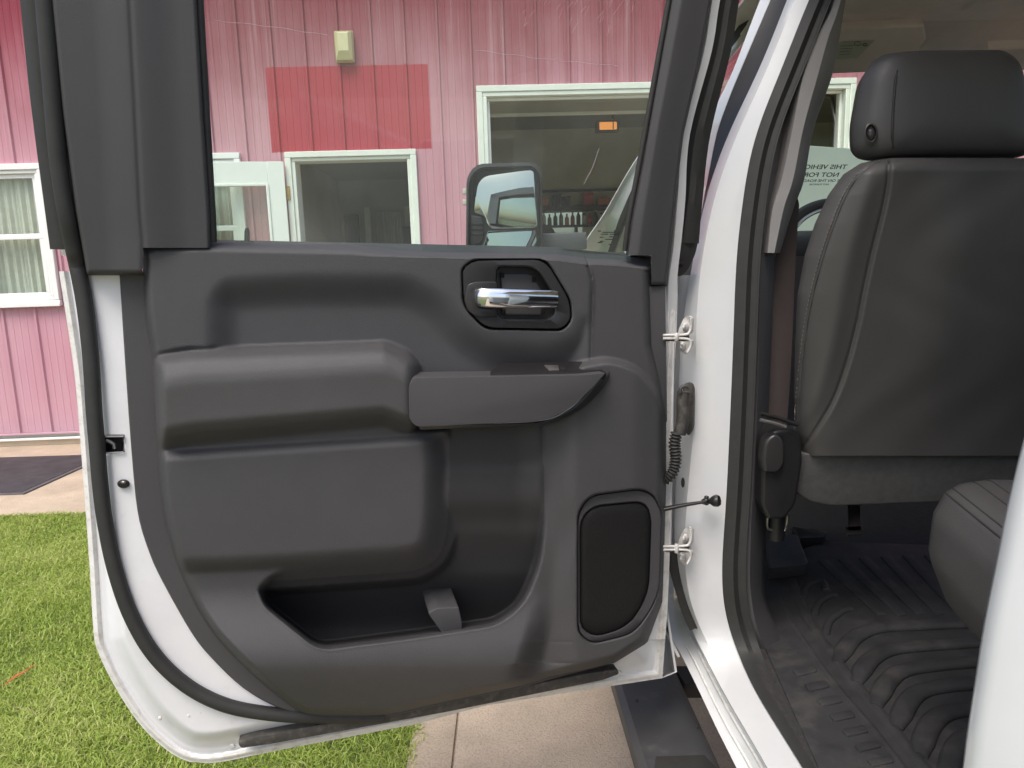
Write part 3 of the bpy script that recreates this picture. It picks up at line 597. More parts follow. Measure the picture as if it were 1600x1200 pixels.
side_r = sm(U, 985, 1000)*(V < 1000)               # hinge side has no wide flange
rise = np.where(side_r > 0, np.maximum(rise, side_r*.6), rise)
hs = hs + .028*rise + .0015*np.sin(U*.021)*np.cos(V*.017)*rise
dt = -sd(trim_poly, U, V)
hs = hs - .116*sm(dt, 12, 40)
lat = np.array([(162, 682), (193, 682), (193, 706), (163, 708)], float)
hs = hs - .030*st(sd(lat, U, V), 4)
P = D(U, V, hs).reshape(-1, 3); Q = quads(*U.shape)
Lm = (sd(lat, U, V) < -.5).ravel()[Q[:, 0]]
hem_m = (d < 12).ravel()[Q[:, 0]]
door = sub('rear_door', P, Q, ~Lm & ~hem_m, M['sheet'], truck, 40)
sub('hem_flange', P, Q, hem_m, M['hem'], door, 40); sub('latch_cavity', P, Q, Lm, M['black'], door, 40)
tube('latch_claw', D([166, 172, 178, 179], [688, 690, 694, 701], -.012), .003, M['steel'], door, 8); tube('latch_rim', D(*np.r_[lat, lat[:1]].T, .0005), .0018, M['steel'], door, 6)
# outer skin: wraps round behind the sheet
sk = np.array(HEM+[(1058, 1050)]+HEMR[::-1][2:], float)
skc = sk.mean(0)
def skl(k, h): return PP(D, sk*k+skc*(1-k), h)
loop_loft('outer_skin', [skl(.995, -.040), skl(1, -.036), skl(1, -.060), skl(.998, -.124), skl(.985, -.136), skl(.9, -.141), skl(.5, -.143), skl(.02, -.143)], M['paint'], door)
e = np.array([(193, 757)])
pillow('hole_plug', D(193+10*np.cos(np.linspace(0, 6.283, 20, endpoint=False)+.0)*1.0, 756+7*np.sin(np.linspace(0, 6.283, 20, endpoint=False)), .001), DN, .004, M['black'], door, 5, .002)
box('plug_slot', (0, 0, 0), (.007, .004, .004), M['steel'], door, .001, 1, lambda x, y, z: tuple(D(190, 755, .003)+DDIR*x+DN*y+np.array([0, 0, z])))
for (u, v, r) in ((363, 1166, 4.5), (968, 1052, 4), (250, 1122, 3.5), (295, 1118, 3.2), (314, 1113, 3.2)):
    th = np.linspace(0, 6.283, 14, endpoint=False); k = (-.028 if v < 1110 or u == 363 else -.003)
    pillow('paint_plug', D(u+r*np.cos(th), v+r*np.sin(th), k), DN, .0016, M['hem'], door, 4, .002)
# bottom bumper strip
bs = rnd([(371, 1160, 5), (395, 1152, 8), (700, 1096, 8), (925, 1051, 12), (966, 1046, 8), (968, 1054, 6), (940, 1064, 6), (700, 1113, 4), (420, 1164, 6), (375, 1170, 5)])
slab('bottom_bumper_strip', PP(D, bs, .004), DN, .03, M['rubber2'], door, .003)
# weatherstrip round the door
wsp = crv([(62, -110), (70, 0), (79, 110), (90, 240), (103, 330), (122, 420), (133, 480), (142, 560), (147, 640), (152, 700), (157, 760), (165, 820), (180, 890), (204, 960), (240, 1022), (290, 1070), (350, 1101), (420, 1115), (490, 1119), (600, 1119)], 8)
tube('weatherstrip', np.array([(DU if v < 400 else D)(u, v, .006+(.012 if v < 400 else 0)*sm(v, 400, 330)) for u, v in wsp]), .0125, M['rubber'], door, 12, flat=.95, fdir=DN)
sf = crv([(80, 330), (96, 400), (112, 440), (122, 520), (130, 600), (137, 700), (147, 800), (160, 885), (182, 960), (222, 1040), (270, 1088), (335, 1122)], 6)
# ---- trim flange around the panel
fo = np.vstack([TRL, np.array([(600, 1122), (700, 1098), (820, 1073), (872, 1058), (960, 1036), (1012, 1004), (1035, 940), (1041, 760), (1041, 650), (1038, 570), (1020, 447), (240, 432)])]); fc_ = np.array([630., 760.])
fo = resamp(np.vstack([fo, fo[:1]]), 161)[:-1]; fi = fo*.88+fc_*.12
loop_loft('trim_flange', [PP(D, fo, -.02), PP(D, fo, .007), PP(D, fo*.996+fc_*.004, .010), PP(D, fi, .006), PP(D, fi, -.02)], M['trim2'], door)
slab('front_edge_trim', PP(D, rnd([(1012, 448, 2), (1040, 446, 2), (1043, 660, 3), (1012, 660, 3)]), .016), DN, .03, M['trim2'], door, .002)
# ---- moulded trim panel
PL0 = [(222, 375), (223, 430), (225, 480), (230, 520), (235, 548), (240, 600), (246, 700), (253, 790), (270, 860), (292, 920), (330, 985), (380, 1040), (430, 1085), (480, 1117), (560, 1121)]
PL = [tuple(p) for p in crv(PL0, 4)]
PR = [(1017, 375), (1018, 450), (1021, 540), (1033, 590), (1041, 640), (1041, 760), (1035, 940), (1012, 1003), (960, 1036), (870, 1056), (820, 1071), (700, 1096), (600, 1119), (562, 1121)]
panel_poly = np.array(PL+PR[::-1], float)
U, V = spans(PL, PR, 375, 1121, 470, 470)
vt = np.interp(U, [222, 245, 330, 640, 870, 915, 960, 1018], [382, 376, 374.5, 381, 386, 392, 394, 400])
V = np.maximum(V, vt + (V-375)*.02)
edge = -sd(panel_poly, U, V)
h = np.full(U.shape, .034)
rec = np.array(rnd([(333, 600, 5), (333, 470, 30), (352, 445, 30), (470, 438), (640, 440, 20), (690, 466, 20), (728, 512, 20), (775, 541, 20), (860, 545, 20), (903, 530, 20), (916, 500, 10), (919, 640, 5), (640, 720, 5), (335, 720, 5)], 20))
h -= .024*st(sd(rec, U, V)+14, 62)
h = np.where(U > 905, h, h)
# front panel right of the seam
seam = np.array(rnd([(905, 370, 2), (912, 396, 10), (926, 432, 18), (922, 575, 4), (924, 700, 2), (1100, 700), (1100, 300), (905, 300)], 10))
ds = sd(seam, U, V); h = np.where(ds < 0, .028, h); h -= .003*st(np.abs(ds)-.4, 3.2)
# lower front moulding
arc = np.array(rnd([(846, 700, 1), (846, 600, 1), (910, 570, 5), (948, 563, 12), (990, 573, 30), (1024, 610, 30), (1044, 664, 25), (1060, 760), (1060, 1200), (846, 1200)], 20))
da = sd(arc, U, V)
hR = .034+.026*sm(U, 848, 905) - .004*sm(V, 700, 1000) - .012*sm(U, 985, 1041)
# lip around the map pocket
hl = .036+.046*sm(V, 915, 1040) - .050*np.clip((V-1040)/85, 0, 1)**1.5
hl = hl*1.0
kx = sm(U-(V-850)*-.30, 858, 905)            # crease running down from (885,850) to (840,990)
low = (V > 690) | (da < 0)
hlow = hl*(1-kx) + hR*kx
hlow = np.where((V < 850) & (U <= 846), hl, hlow)
bl = sm(V, 770, 900); hlow = np.where(U > 846, hR*(1-bl)+hlow*bl, hlow)
h = np.where(da < 2.5, np.maximum(h*0+.028, .028+(hlow-.028)*st(da-1, 5)), h)
h = np.where((V > 690) & (U <= 846), hlow, h)
# pocket and its back wall
op = rnd([(409, 922, 4), (424, 906, 5), (520, 850, 5), (600, 760, 5), (630, 640, 2), (846, 640, 2), (850, 800, 20), (841, 880, 30), (812, 945, 30), (772, 972, 14), (640, 992, 10), (508, 1009, 12), (488, 1003, 16), (417, 945, 10)], 8)
do = sd(op, U, V)
hp = .022 - .062*sm(V, 760, 930) - .062*sm(V, 890, 985)
hp = hp + .0035*(sm(V, 720, 742)-sm(V, 690, 720)) + .004*(sm(V, 812, 838)-sm(V, 780, 812)) + .014*sm(U, 806, 848)*(1-sm(V, 800, 900))
h = h*(1-st(do, 4.5)) + hp*st(do, 4.5)
h += .004*st(np.abs(do-4)-2, 5)*(V > 930)
# lower pad that overhangs the pocket
lp = rnd([(200, 600, 2), (640, 600, 4), (690, 600, 8), (712, 640, 20), (716, 730, 10), (712, 830, 25), (698, 880, 30), (655, 905, 20), (410, 922, 4), (300, 926, 4), (200, 930, 2)], 10)
dl = sd(lp, U, V)
hlp = .056*st(dl+26, 62)
h = np.where((dl < 4) & (V > 672), np.maximum(np.where(do < 4, h, np.minimum(h, hlow)), hlp), h)
topedge = sm(V, 700-(U-245)*.065, 722-(U-245)*.065)
h = np.where((dl < 4) & (V > 672) & (U < 700), h*topedge+.038*(1-topedge), h)
# armrest pad
bo = rnd([(236, 575, 8), (243, 556, 14), (290, 547, 10), (560, 538, 10), (606, 535, 20), (634, 545, 20), (656, 575, 14), (657, 610, 10), (652, 662, 10), (640, 679, 16), (560, 685, 6), (248, 703, 8), (240, 690, 6)], 8)
db = sd(bo, U, V)
tv = (V-np.interp(U, [236, 300, 600, 656], [556, 547, 536, 560]))/np.interp(U, [236, 656], [147, 122])
def pch(x, xs, ys):
    g = np.linspace(xs[0], xs[-1], 400); y = np.interp(g, xs, ys); k = np.hanning(33); k /= k.sum(); y = np.convolve(np.pad(y, 16, mode='edge'), k, 'valid'); return np.interp(x, g, y)
prof = pch(tv, [-.06, .0, .07, .14, .26, .36, .80, .90, .97, 1.04], [.0, .12, .70, .86, .97, 1.0, .95, .72, .28, .0])
endr = np.sqrt(np.clip(1-(1-np.clip((U-238)/22, 0, 1))**2, 0, 1))*np.sqrt(np.clip(1-(1-np.clip((658-U)/26, 0, 1))**2, 0, 1))
hbase = .008+.030*sm(tv, .5, 1.0); hb = hbase+(.090-hbase)*prof*endr
inb = db < .5
h = np.where(inb, np.maximum(hb, .008), h); h -= .006*st(np.abs(db-2)-.8, 4)*(V > 556)
# rounded rim of the whole moulding
rr = np.clip(edge/13, 0, 1); h = (h+.012)*np.sqrt(np.clip(1-(1-rr)**2, 0, 1))-.006
rt_ = np.clip((V-vt)/20, 0, 1); kw = sm(U, 540, 680); rc_ = np.sqrt(np.clip(1-(1-rt_)**2, 0, 1))*(1-kw)+rt_*kw; h = np.where(V < 420, (h+.045)*rc_-.045, h)
def blur(A, n):
    k = np.hanning(2*n+3)[1:-1]; k /= k.sum(); B = np.pad(A, n, mode='edge')
    B = np.apply_along_axis(lambda r: np.convolve(r, k, 'valid'), 1, B); return np.apply_along_axis(lambda r: np.convolve(r, k, 'valid'), 0, B)
h = np.where(V > vt+24, blur(h, 4), h); h -= .0028*st(np.abs(ds)-.3, 3)*(da > 4)
# handle recess bed and speaker bed
hbz = rnd([(722, 420, 8), (740, 406, 10), (852, 405, 14), (891, 470, 12), (893, 500, 10), (878, 516, 8), (758, 514, 12), (724, 478, 14)], 8)
dh = sd(hbz, U, V); h = h*(1-st(dh, 4))+.002*st(dh, 4); h -= .002*st(np.abs(dh-1)-.5, 4)
# level flat land round the handle
spk = rnd([(903, 800, 24), (922, 774, 24), (1000, 764, 10), (1020, 772, 16), (1033, 800, 10), (1029, 935, 40), (990, 990, 20), (925, 1006, 14), (903, 990, 14)], 10)
dk = sd(spk, U, V); h = h*(1-st(dk, 4))+.030*st(dk, 4)
P = D(U, V, h).reshape(-1, 3); Q = quads(*U.shape); q0 = Q[:, 0]
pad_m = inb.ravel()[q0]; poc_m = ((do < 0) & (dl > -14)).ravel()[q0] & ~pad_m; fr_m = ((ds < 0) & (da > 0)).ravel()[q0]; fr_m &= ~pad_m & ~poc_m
trim = sub('trim_panel', P, Q, ~(pad_m | poc_m | fr_m), M['trim'], door)
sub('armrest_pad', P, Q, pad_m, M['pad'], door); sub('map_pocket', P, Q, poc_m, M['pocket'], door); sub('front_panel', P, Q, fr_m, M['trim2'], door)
tb = rnd([(668, 958, 6), (684, 950, 4), (717, 949, 3), (722, 972, 3), (722, 990, 2), (694, 994, 2)], 3)
slab('pocket_divider', PP(D, tb, .038), DN, .10, M['trim'], door, .008, 3)
# armrest pull, switch plate, switch
pl_ = rnd([(639, 605, 5), (645, 590, 9), (906, 586, 3), (946, 583, 2), (925, 607, 20), (890, 640, 25), (850, 658, 20), (650, 667, 9), (640, 655, 5)], 6)
slab('armrest_pull', PP(D, pl_, .098), DN, .065, M['trim2'], door, .007, 4)
bk = rnd([(655, 664, 4), (846, 660, 10), (893, 640, 20), (926, 606, 20), (938, 586, 4), (955, 579, 6), (948, 600, 20), (915, 638, 25), (862, 664, 14), (655, 672, 4)], 6)
slab('pull_backing', PP(D, bk, .074), DN, .05, M['gloss'], door, .003)
tube('pull_edge_line', PP(D, crv([(655, 666), (740, 662), (845, 657), (890, 638), (922, 606), (936, 587)], 8), .0955), .0011, M['steel'], door, 6)
swp = rnd([(766, 578, 6), (784, 567, 10), (900, 564, 5), (930, 566, 8), (948, 583, 3), (766, 587, 3)], 5)
n_up = (DN*.35+np.array([0, 0, .94])); n_up /= np.linalg.norm(n_up)
hsw = np.interp(swp[:, 1], [563, 588], [.030, .092]); slab('switch_plate', np.array([D(u, v, k) for (u, v), k in zip(swp, hsw)]), n_up, .012, M['black'], door, .002)
s1 = rnd([(850, 570, 1), (872, 570, 1), (874, 578, 1), (858, 578, 1)], 1); slab('window_switch', np.array([D(u, v, np.interp(v, [563, 588], [.030, .092])+.004) for u, v in s1]), n_up, .01, M['steel'], door, .001)
s1 = rnd([(873, 571, 1), (884, 571, 1), (888, 577, 1), (876, 577, 1)], 1); slab('switch_cup', np.array([D(u, v, np.interp(v, [563, 588], [.030, .092])+.002) for u, v in s1]), n_up, .01, M['black'], door, .001)
# handle bezel: a plate with a real opening, cup behind, chrome lever
c0 = np.array([825, 462.])
outer = rnd([(722, 420, 8), (740, 407, 12), (852, 406, 20), (890, 470, 14), (892, 500, 10), (878, 514, 9), (758, 512, 16), (725, 478, 18)], 8, 6)
inner = rnd([(774, 440, 8), (776, 416, 8), (838, 417, 16), (866, 462, 10), (868, 492, 9), (852, 500, 6), (784, 499, 8), (775, 488, 8)], 8, 6)
# align both loops by angle so that the frame quads do not twist
def byang(P, c, n=72):
    P = np.vstack([P, P[:1]]); P = resamp(P, 400)[:-1]; a = np.arctan2(P[:, 1]-c[1], P[:, 0]-c[0]); o = np.argsort(a); a, P = a[o], P[o]
    g = np.linspace(-math.pi, math.pi, n, endpoint=False); a3 = np.r_[a-2*math.pi, a, a+2*math.pi]; P3 = np.vstack([P, P, P])
    return np.stack([np.interp(g, a3, P3[:, 0]), np.interp(g, a3, P3[:, 1])], 1)
ob, ib = byang(outer, c0), byang(inner, c0)
bz = loop_loft('handle_bezel', [PP(D, ob, .004), PP(D, ob, .036), PP(D, ob*.985+c0*.015, .039), PP(D, ib*1.06-c0*.06, .040), PP(D, ib, .038), PP(D, ib*.97+c0*.03, .006)], M['gloss'], door)
cup = slab('handle_cup', PP(D, ib*1.01-c0*.01, .010), DN, .02, M['black'], door, 0)
pl2 = rnd([(783, 428, 4), (830, 428, 8), (851, 462, 5), (848, 492, 5), (786, 492, 4)], 4); slab('cup_plate', PP(D, pl2, .018), DN, .008, M['trim2'], door, .0015)
for u, v in ((785, 430), (834, 437), (787, 487), (848, 486)): slab('clip_slot', PP(D, [(u-3, v-4), (u+3, v-4), (u+3, v+4), (u-3, v+4)], .019), DN, .003, M['speaker'], door, .0005)
pil = rnd([(726, 470, 4), (730, 444, 10), (745, 440, 6), (776, 440, 2), (777, 452, 2), (752, 452, 6), (743, 460, 5), (743, 474, 5), (752, 482, 6), (777, 482, 2), (778, 494, 2), (750, 496, 8), (732, 488, 10)], 4)
slab('pivot_surround', PP(D, pil, .0445), DN, .012, M['gloss'], door, .004, 3)
lv = np.stack([np.linspace(741, 870, 22), np.interp(np.linspace(741, 870, 22), [741, 745, 752, 800, 870], [465, 465, 465, 466.5, 467.5])], 1)
hlv = np.interp(lv[:, 0], [741, 748, 760, 790, 830, 870], [.036, .052, .058, .060, .059, .054])
rf = np.interp(lv[:, 0], [741, 744, 750, 780, 868, 870], [.35, .78, .98, 1.0, .92, .84])
tube('door_lever', np.array([D(u, v, k) for (u, v), k in zip(lv, hlv)]), .0172, M['chrome'], door, 24, rf=rf, flat=.45, fdir=DN)
# speaker
cs = np.array([968, 885.]); so_, si_ = byang(spk, cs, 80), None
gr = rnd([(906, 812, 26), (926, 790, 24), (998, 783, 10), (1012, 790, 12), (1018, 812, 10), (1014, 930, 38), (982, 980, 24), (930, 996, 14), (906, 982, 14)], 10); gi = byang(gr, cs, 80)
loop_loft('speaker_bezel', [PP(D, so_, .030), PP(D, so_, .0475), PP(D, so_*.985+cs*.015, .052), PP(D, gi*1.015-cs*.015, .053), PP(D, gi, .050), PP(D, gi*.99+cs*.01, .036)], M['trim2'], door)
rows = [PP(D, gi*.995+cs*.005, .040)]+[PP(D, gi*t+cs*(1-t), .043+.010*math.sqrt(max(0, 1-max(0, (t-.80)/.2)**2))) for t in (.99, .96, .92, .86, .80, .5, .2, .02)]
loop_loft('speaker_grille', rows, M['speaker'], door, cap=True, sharp=0)
# lock pin
tube('lock_pin', np.array([D(386, v, k) for v, k in ((384, -.01), (372, -.01), (362, -.011), (356.5, -.011))]), .0045, M['gloss'], door, 12, rf=[1, 1, .95, .6])
th = np.linspace(0, 6.283, 20, endpoint=False); slab('lock_pin_collar', np.array([D(386, 377, -.012)+DDIR*.011*math.cos(a)+DN*.009*math.sin(a) for a in th]), (0, 0, 1), .004, M['gloss'], door, .001)

# ---- window frame of the door: rear column, front column, header, glass
rc = rnd([(66, -150, 2), (78, 0, 0), (95, 170, 0), (116, 330, 0), (135, 431, 3), (224, 431, 3), (224, 376, 2), (331, 375.5, 2), (330, 330, 0), (320, 180, 0), (309, -10, 0), (300, -150, 2)], 2)
def zone(u, v, hh): return DU(u, v, hh)
cr = [(190, -150), (203, 0), (212, 170), (220, 330), (224, 377)]
Lc = [(66, -150), (78, 0), (95, 170), (116, 330), (135, 431)]; Rc = [(300, -150), (309, -10), (320, 180), (330, 330), (331.5, 377), (331.6, 431)]
U, V = spans(Lc, Rc, -150, 431, 160, 90)
cx = np.interp(V, [p[1] for p in cr], [p[0] for p in cr]); e_ = np.minimum(U-np.interp(V, [p[1] for p in Lc], [p[0] for p in Lc]), np.interp(V, [p[1] for p in Rc], [p[0] for p in Rc])-U)
hh = .030+.010*sm(U-cx, -60, 0)-.010*sm(U-cx, 0, 75) - .0022*np.exp(-((U-cx)/3.5)**2)
e_ = np.minimum(e_, np.where(U < 224, 431-V, 1e3))
hh = (hh+.015)*np.sqrt(np.clip(1-(1-np.clip(e_/7, 0, 1))**2, 0, 1))-.015
P = DU(U, V, hh).reshape(-1, 3); Q = quads(*U.shape)
cut = ((U > 222) & (V > 384)).ravel()[Q[:, 0]]
sub('rear_column_trim', P, Q, ~cut, M['trim2'], door)
gl = [(306, -150), (314, -10), (325, 180), (334, 330), (336, 382)]
tube('glass_channel', np.array([DU(u, v, .012) for u, v in crv([(303, -150), (311, -10), (322, 180), (331, 330), (333, 378)], 6)]), .006, M['rubber'], door, 8)
loft('outer_seal', [[DU(u, v, -.012) for u, v in crv([(22, -150), (38, 0), (50, 120), (62, 220), (75, 320), (84, 389)], 6)], [DU(u, v, -.002) for u, v in crv([(32, -150), (47, 0), (58, 120), (70, 220), (84, 320), (94, 389)], 6)], [DU(u, v, .000) for u, v in crv([(36, -150), (51, 0), (62, 120), (74, 220), (88, 320), (98, 389)], 6)], [DU(u, v, -.004) for u, v in crv([(62, -150), (75, 0), (88, 120), (100, 220), (112, 320), (122, 389)], 6)]], M['rubber'], door, .012)
fl = [(1075, -150), (1047, 0), (1020, 150), (1001, 260), (986, 340), (977, 402)]; fr = [(1142, -150), (1113, 0), (1092, 110), (1069, 210), (1058, 300), (1049, 390), (1042, 449)]
U, V = spans(fl+[(977, 449)], fr, -150, 449, 120, 50)
xl = np.interp(V, [p[1] for p in fl], [p[0] for p in fl]); xr = np.interp(V, [p[1] for p in fr], [p[0] for p in fr])
t = (U-xl)/np.maximum(xr-xl, 1); hh = .016+.012*sm(t, .0, .3)-.004*sm(t, .3, 1)
e_ = np.minimum(np.minimum(U-xl, xr-U), 449-V); hh = (hh+.02)*np.sqrt(np.clip(1-(1-np.clip(e_/5, 0, 1))**2, 0, 1))-.02
P = DU(U, V, hh).reshape(-1, 3); Q = quads(*U.shape); cut = ((U < 1017) & (V > 398)).ravel()[Q[:, 0]]
sub('front_column_trim', P, Q, ~cut, M['trim2'], door)
tube('glass_channel', np.array([DU(u, v, .010) for u, v in crv([(1073, -150), (1045, 0), (1018, 150), (998, 260), (983, 340), (976, 392)], 6)]), .005, M['rubber'], door, 8)
slab('header_trim', np.array([DU(u, v, .02) for u, v in rnd([(60, -230, 4), (1130, -190, 4), (1135, -100, 4), (60, -100, 4)], 3)]), DUN, .05, M['trim2'], door, .006)
slab('window_glass', np.array([DU(u, v, -.002) for u, v in [(300, -140), (308, 0), (320, 180), (328, 330), (331, 400), (985, 410), (988, 340), (1004, 260), (1024, 150), (1052, 0), (1078, -140)]]), DUN, .004, M['glass'], door, 0)
slab('belt_seal', np.array([D(u, v, k) for u, v, k in ((332, 378, -.030), (640, 385, -.030), (905, 390, -.030), (975, 398, -.030), (975, 420, -.03), (332, 400, -.03))]), DN, .004, M['rubber'], door, .001)
for pts in ([(30, -240), (60, -240), (306, -150), (330, 390), (95, 400), (62, 220)], [(1076, -150), (1140, -150), (1050, 400), (985, 400)], [(30, -240), (1140, -240), (1140, -120), (40, -120)]): slab('outer_frame', np.array([DU(u, v, -.03) for u, v in pts]), DUN, .03, M['paint'], door, .004)
# white and black edges of the door in front of the column
edg = [[(1140, -150), (1111, 0), (1098, 80), (1066, 210), (1057, 310), (1050, 390), (1043, 440), (1040, 520)], [(1153, -150), (1123, 0), (1110, 80), (1076, 210), (1069, 310), (1064, 365), (1056, 440), (1054, 520)]]
loft('painted_edge', [[DU(u, v, -.004) for u, v in crv(l, 6)] for l in edg], M['paint'], door, .01)
edg = [[(1152, -150), (1122, 0), (1109, 80), (1075, 210), (1068, 310), (1063, 366)], [(1161, -150), (1132, 0), (1118, 80), (1085, 210), (1074, 310), (1066, 366)]]
loft('black_gap_strip', [[DU(u, v, -.012) for u, v in crv(l, 6)] for l in edg], M['black'], door, .006)
edg = [[(1160, -150), (1131, 0), (1117, 80), (1084, 210), (1073, 310), (1065, 380)], [(1170, -150), (1141, 0), (1128, 80), (1096, 210), (1084, 310), (1078, 380)], [(1182, -150), (1153, 0), (1140, 80), (1108, 210), (1096, 310), (1090, 380)]]
loft('edge_seal', [[DU(u, v, k) for u, v in crv(l, 6)] for l, k in zip(edg, (-.016, -.010, -.020))], M['rubber'], door, .006)
br = rnd([(1065, 366, 3), (1094, 366, 4), (1088, 395, 6), (1078, 420, 8), (1066, 432, 5), (1046, 430, 4), (1048, 412, 8), (1062, 395, 8)], 5)
slab('corner_bracket', PP(D, br, -.004), DN, .03, M['gloss'], door, .004, 3)
th = np.linspace(0, 6.283, 14, endpoint=False); pillow('bracket_screw', D(1062+6*np.cos(th), 411+5*np.sin(th), -.003), DN, .003, M['black'], door, 4, .002)
for (a, b) in (((1045, 440), (1040, 860)), ((1054, 440), (1047, 860))): tube('edge_bead', np.array([D(u, v, -.012) for u, v in resamp([a, b], 12)]), .0022, M['sheet'], door, 6)

# ---- cab: pillar, sill, roof
def dep(u, v, zs, y0): # pillar plane y0 above, then the sill plane going down and towards the camera
    a, b = Y(u, v, y0), Z(u, v, zs); k = float(sm(a[2], zs-.06, zs+.10)); return a*k+b*(1-k) if b[1] > 0 and b[1] < 3 else a
def path(pts, y0, zs, n=6, dy=0.0):
    return np.array([dep(u, v, zs, y0)+np.array([0, dy, 0]) for u, v in crv(pts, n)])
L0 = [(1296, -160), (1231, 0), (1190, 105), (1138, 210), (1119, 265), (1101, 315), (1089, 385), (1078, 440), (1066, 520), (1060, 640), (1056, 800), (1055, 890), (1062, 930), (1083, 985), (1108, 1040), (1140, 1100), (1170, 1150), (1207, 1215), (1240, 1275)]
L1 = [(1308, -160), (1243, 0), (1202, 105), (1152, 210), (1132, 265), (1114, 315), (1102, 385), (1092, 440), (1088, 520), (1088, 600), (1084, 680), (1074, 780), (1070, 880), (1078, 940), (1104, 1000), (1128, 1050), (1160, 1110), (1188, 1160), (1222, 1215), (1256, 1275)]
L2 = [(1325, -160), (1256, 0), (1215, 105), (1167, 210), (1150, 265), (1138, 315), (1127, 385), (1120, 460), (1117, 560), (1114, 660), (1108, 760), (1103, 850), (1106, 940), (1128, 1010), (1150, 1060), (1180, 1115), (1206, 1160), (1240, 1215), (1275, 1275)]
L3 = [(1340, -160), (1268, 0), (1227, 105), (1184, 210), (1172, 265), (1165, 315), (1156, 385), (1154, 420), (1149, 560), (1144, 680), (1138, 800), (1132, 880), (1135, 950), (1157, 1020), (1183, 1078), (1215, 1130), (1240, 1170), (1268, 1215), (1302, 1275)]
y0 = 1.45
rowsP = [path(L0, y0+.045, .655), path(L1, y0+.006, .655), path(L2, y0, .655), path(L3, y0-.004, .655)]
nP = 110
def soft(r, w=9):
    k = np.hanning(2*w+3)[1:-1]; k /= k.sum(); r = np.asarray(r); q = np.vstack([2*r[0]-r[w:0:-1], r, 2*r[-1]-r[-2:-w-2:-1]]); return np.stack([np.convolve(q[:, i], k, 'valid') for i in range(3)], 1)
rowsP = [soft(resamp(r, nP), 6) for r in rowsP]
cab = loft('cab_body', rowsP, M['paint'], truck, .004, n=nP)
cab['label'] = 'white door pillar and sill of the cab'
# outward face of the pillar and sill, stepping down to the rocker ledge
K0 = [(1043, 900), (1043.5, 978), (1067, 1026), (1096, 1085), (1120, 1136), (1149, 1194), (1190, 1278)]
K1 = [(1052, 900), (1058, 980), (1084, 1030), (1112, 1088), (1140, 1142), (1170, 1194), (1212, 1278)]
K2 = [(1056, 900), (1066, 965), (1090, 1015), (1120, 1075), (1150, 1130), (1188, 1194), (1232, 1278)]
K3 = [(1066, 900), (1084, 960), (1108, 1010), (1134, 1062), (1166, 1116), (1206, 1182), (1256, 1275)]
rk = [resamp(np.array([Z(u, v, z) for u, v in crv(k, 6)]), 60) for k, z in ((K0, .585), (K0, .600), (K1, .606), (K2, .628), (K3, .650))]
ex = []
for r in rk: a = r[0]+(r[0]-r[6])/np.linalg.norm(r[0]-r[6])*2.0; ex.append(resamp(np.vstack([a, r]), 70))
ex = [ex[0]+np.array([.09, 0, -.10])]+ex
loft('rocker_ledge', ex, M['paint'], cab, .004, n=70)
for kk, hgt in ((K1, .609), (K2, .631)): tube('seam_bead', np.array([Z(u, v, hgt) for u, v in crv(kk, 5)][8:]), .003, M['hem'], cab, 6)
loft('pillar_outer_edge', [Y(*np.array(crv([(1030, 430), (1030, 640), (1030, 800), (1034, 900)], 6)).T, 1.56), Y(*np.array(crv([(1082, 430), (1066, 640), (1062, 800), (1062, 900)], 6)).T, 1.515)], M['paint'], cab, .006)
# weatherstrip of the opening: three ridges
Wc = [[(a+o, b) for (a, b) in L3] for o in (-4, 10, 19, 28, 35)]
o_ = [path(l, y0-.006, .662) for l in Wc]
o_ = [soft(resamp(q, nP), 6) for q in o_]
wr = [resamp(o_[0], nP), resamp(o_[1], nP)+[0, -.012, .004], resamp(o_[2], nP)+[0, -.004, .002], resamp(o_[3], nP)+[0, -.014, .006], resamp(o_[4], nP)+[0, .03, -.012]]
loft('opening_weatherstrip', wr, M['rubber'], cab, .003, n=nP)
# black gap seal and pale frame of the front door, beyond the pillar
F0 = [(1250, -150), (1189, 0), (1147, 110), (1121, 165), (1108, 215), (1100, 280), (1094, 330), (1090, 372)]
F1 = [(1268, -150), (1205, 0), (1158, 110), (1136, 165), (1121, 210), (1108, 275), (1098, 330), (1091, 385)]
F2 = [(1296, -150), (1232, 0), (1189, 110), (1160, 165), (1140, 210), (1120, 268), (1103, 315), (1090, 390)]
fd = loft('front_door_frame', [Y(*np.array(crv(F0, 6)).T, 1.56), Y(*np.array(crv(F1, 6)).T, 1.53)], M['paint'], truck, .004)
loft('frame_seal', [Y(*np.array(crv(F1, 6)).T, 1.525), Y(*np.array(crv([((a[0]+b[0])/2, (a[1]+b[1])/2) for a, b in zip(F1, F2)], 6)).T, 1.515), Y(*np.array(crv(F2, 6)).T, 1.50)], M['black'], fd, .004)
# A pillar seen through and above the door glass, front door glass
AP = [(905, 400, 2.80), (918, 372, 2.70), (945, 332, 2.58), (988, 258, 2.40), (1060, 150, 2.20), (1143, 28, 2.02), (1200, -60, 1.92)]
AP2 = [(928, 400, 2.80), (937, 372, 2.70), (955, 332, 2.58), (996, 258, 2.40), (1068, 150, 2.20), (1150, 30, 2.02), (1210, -60, 1.92)]
AP3 = [(948, 400, 2.74), (958, 372, 2.65), (972, 332, 2.53), (1008, 258, 2.36), (1078, 150, 2.17), (1160, 34, 2.0), (1220, -55, 1.9)]
AP4 = [(955, 400, 2.72), (965, 372, 2.63), (980, 332, 2.51), (1016, 258, 2.34), (1086, 150, 2.15), (1170, 42, 1.98), (1230, -48, 1.88)]
ap = lambda A_: [Y(u, v, y) for u, v, y in crv(A_, 5)]
apl = loft('windshield_pillar', [ap(AP), ap(AP2), ap(AP3)], M['paint'], truck, .006)
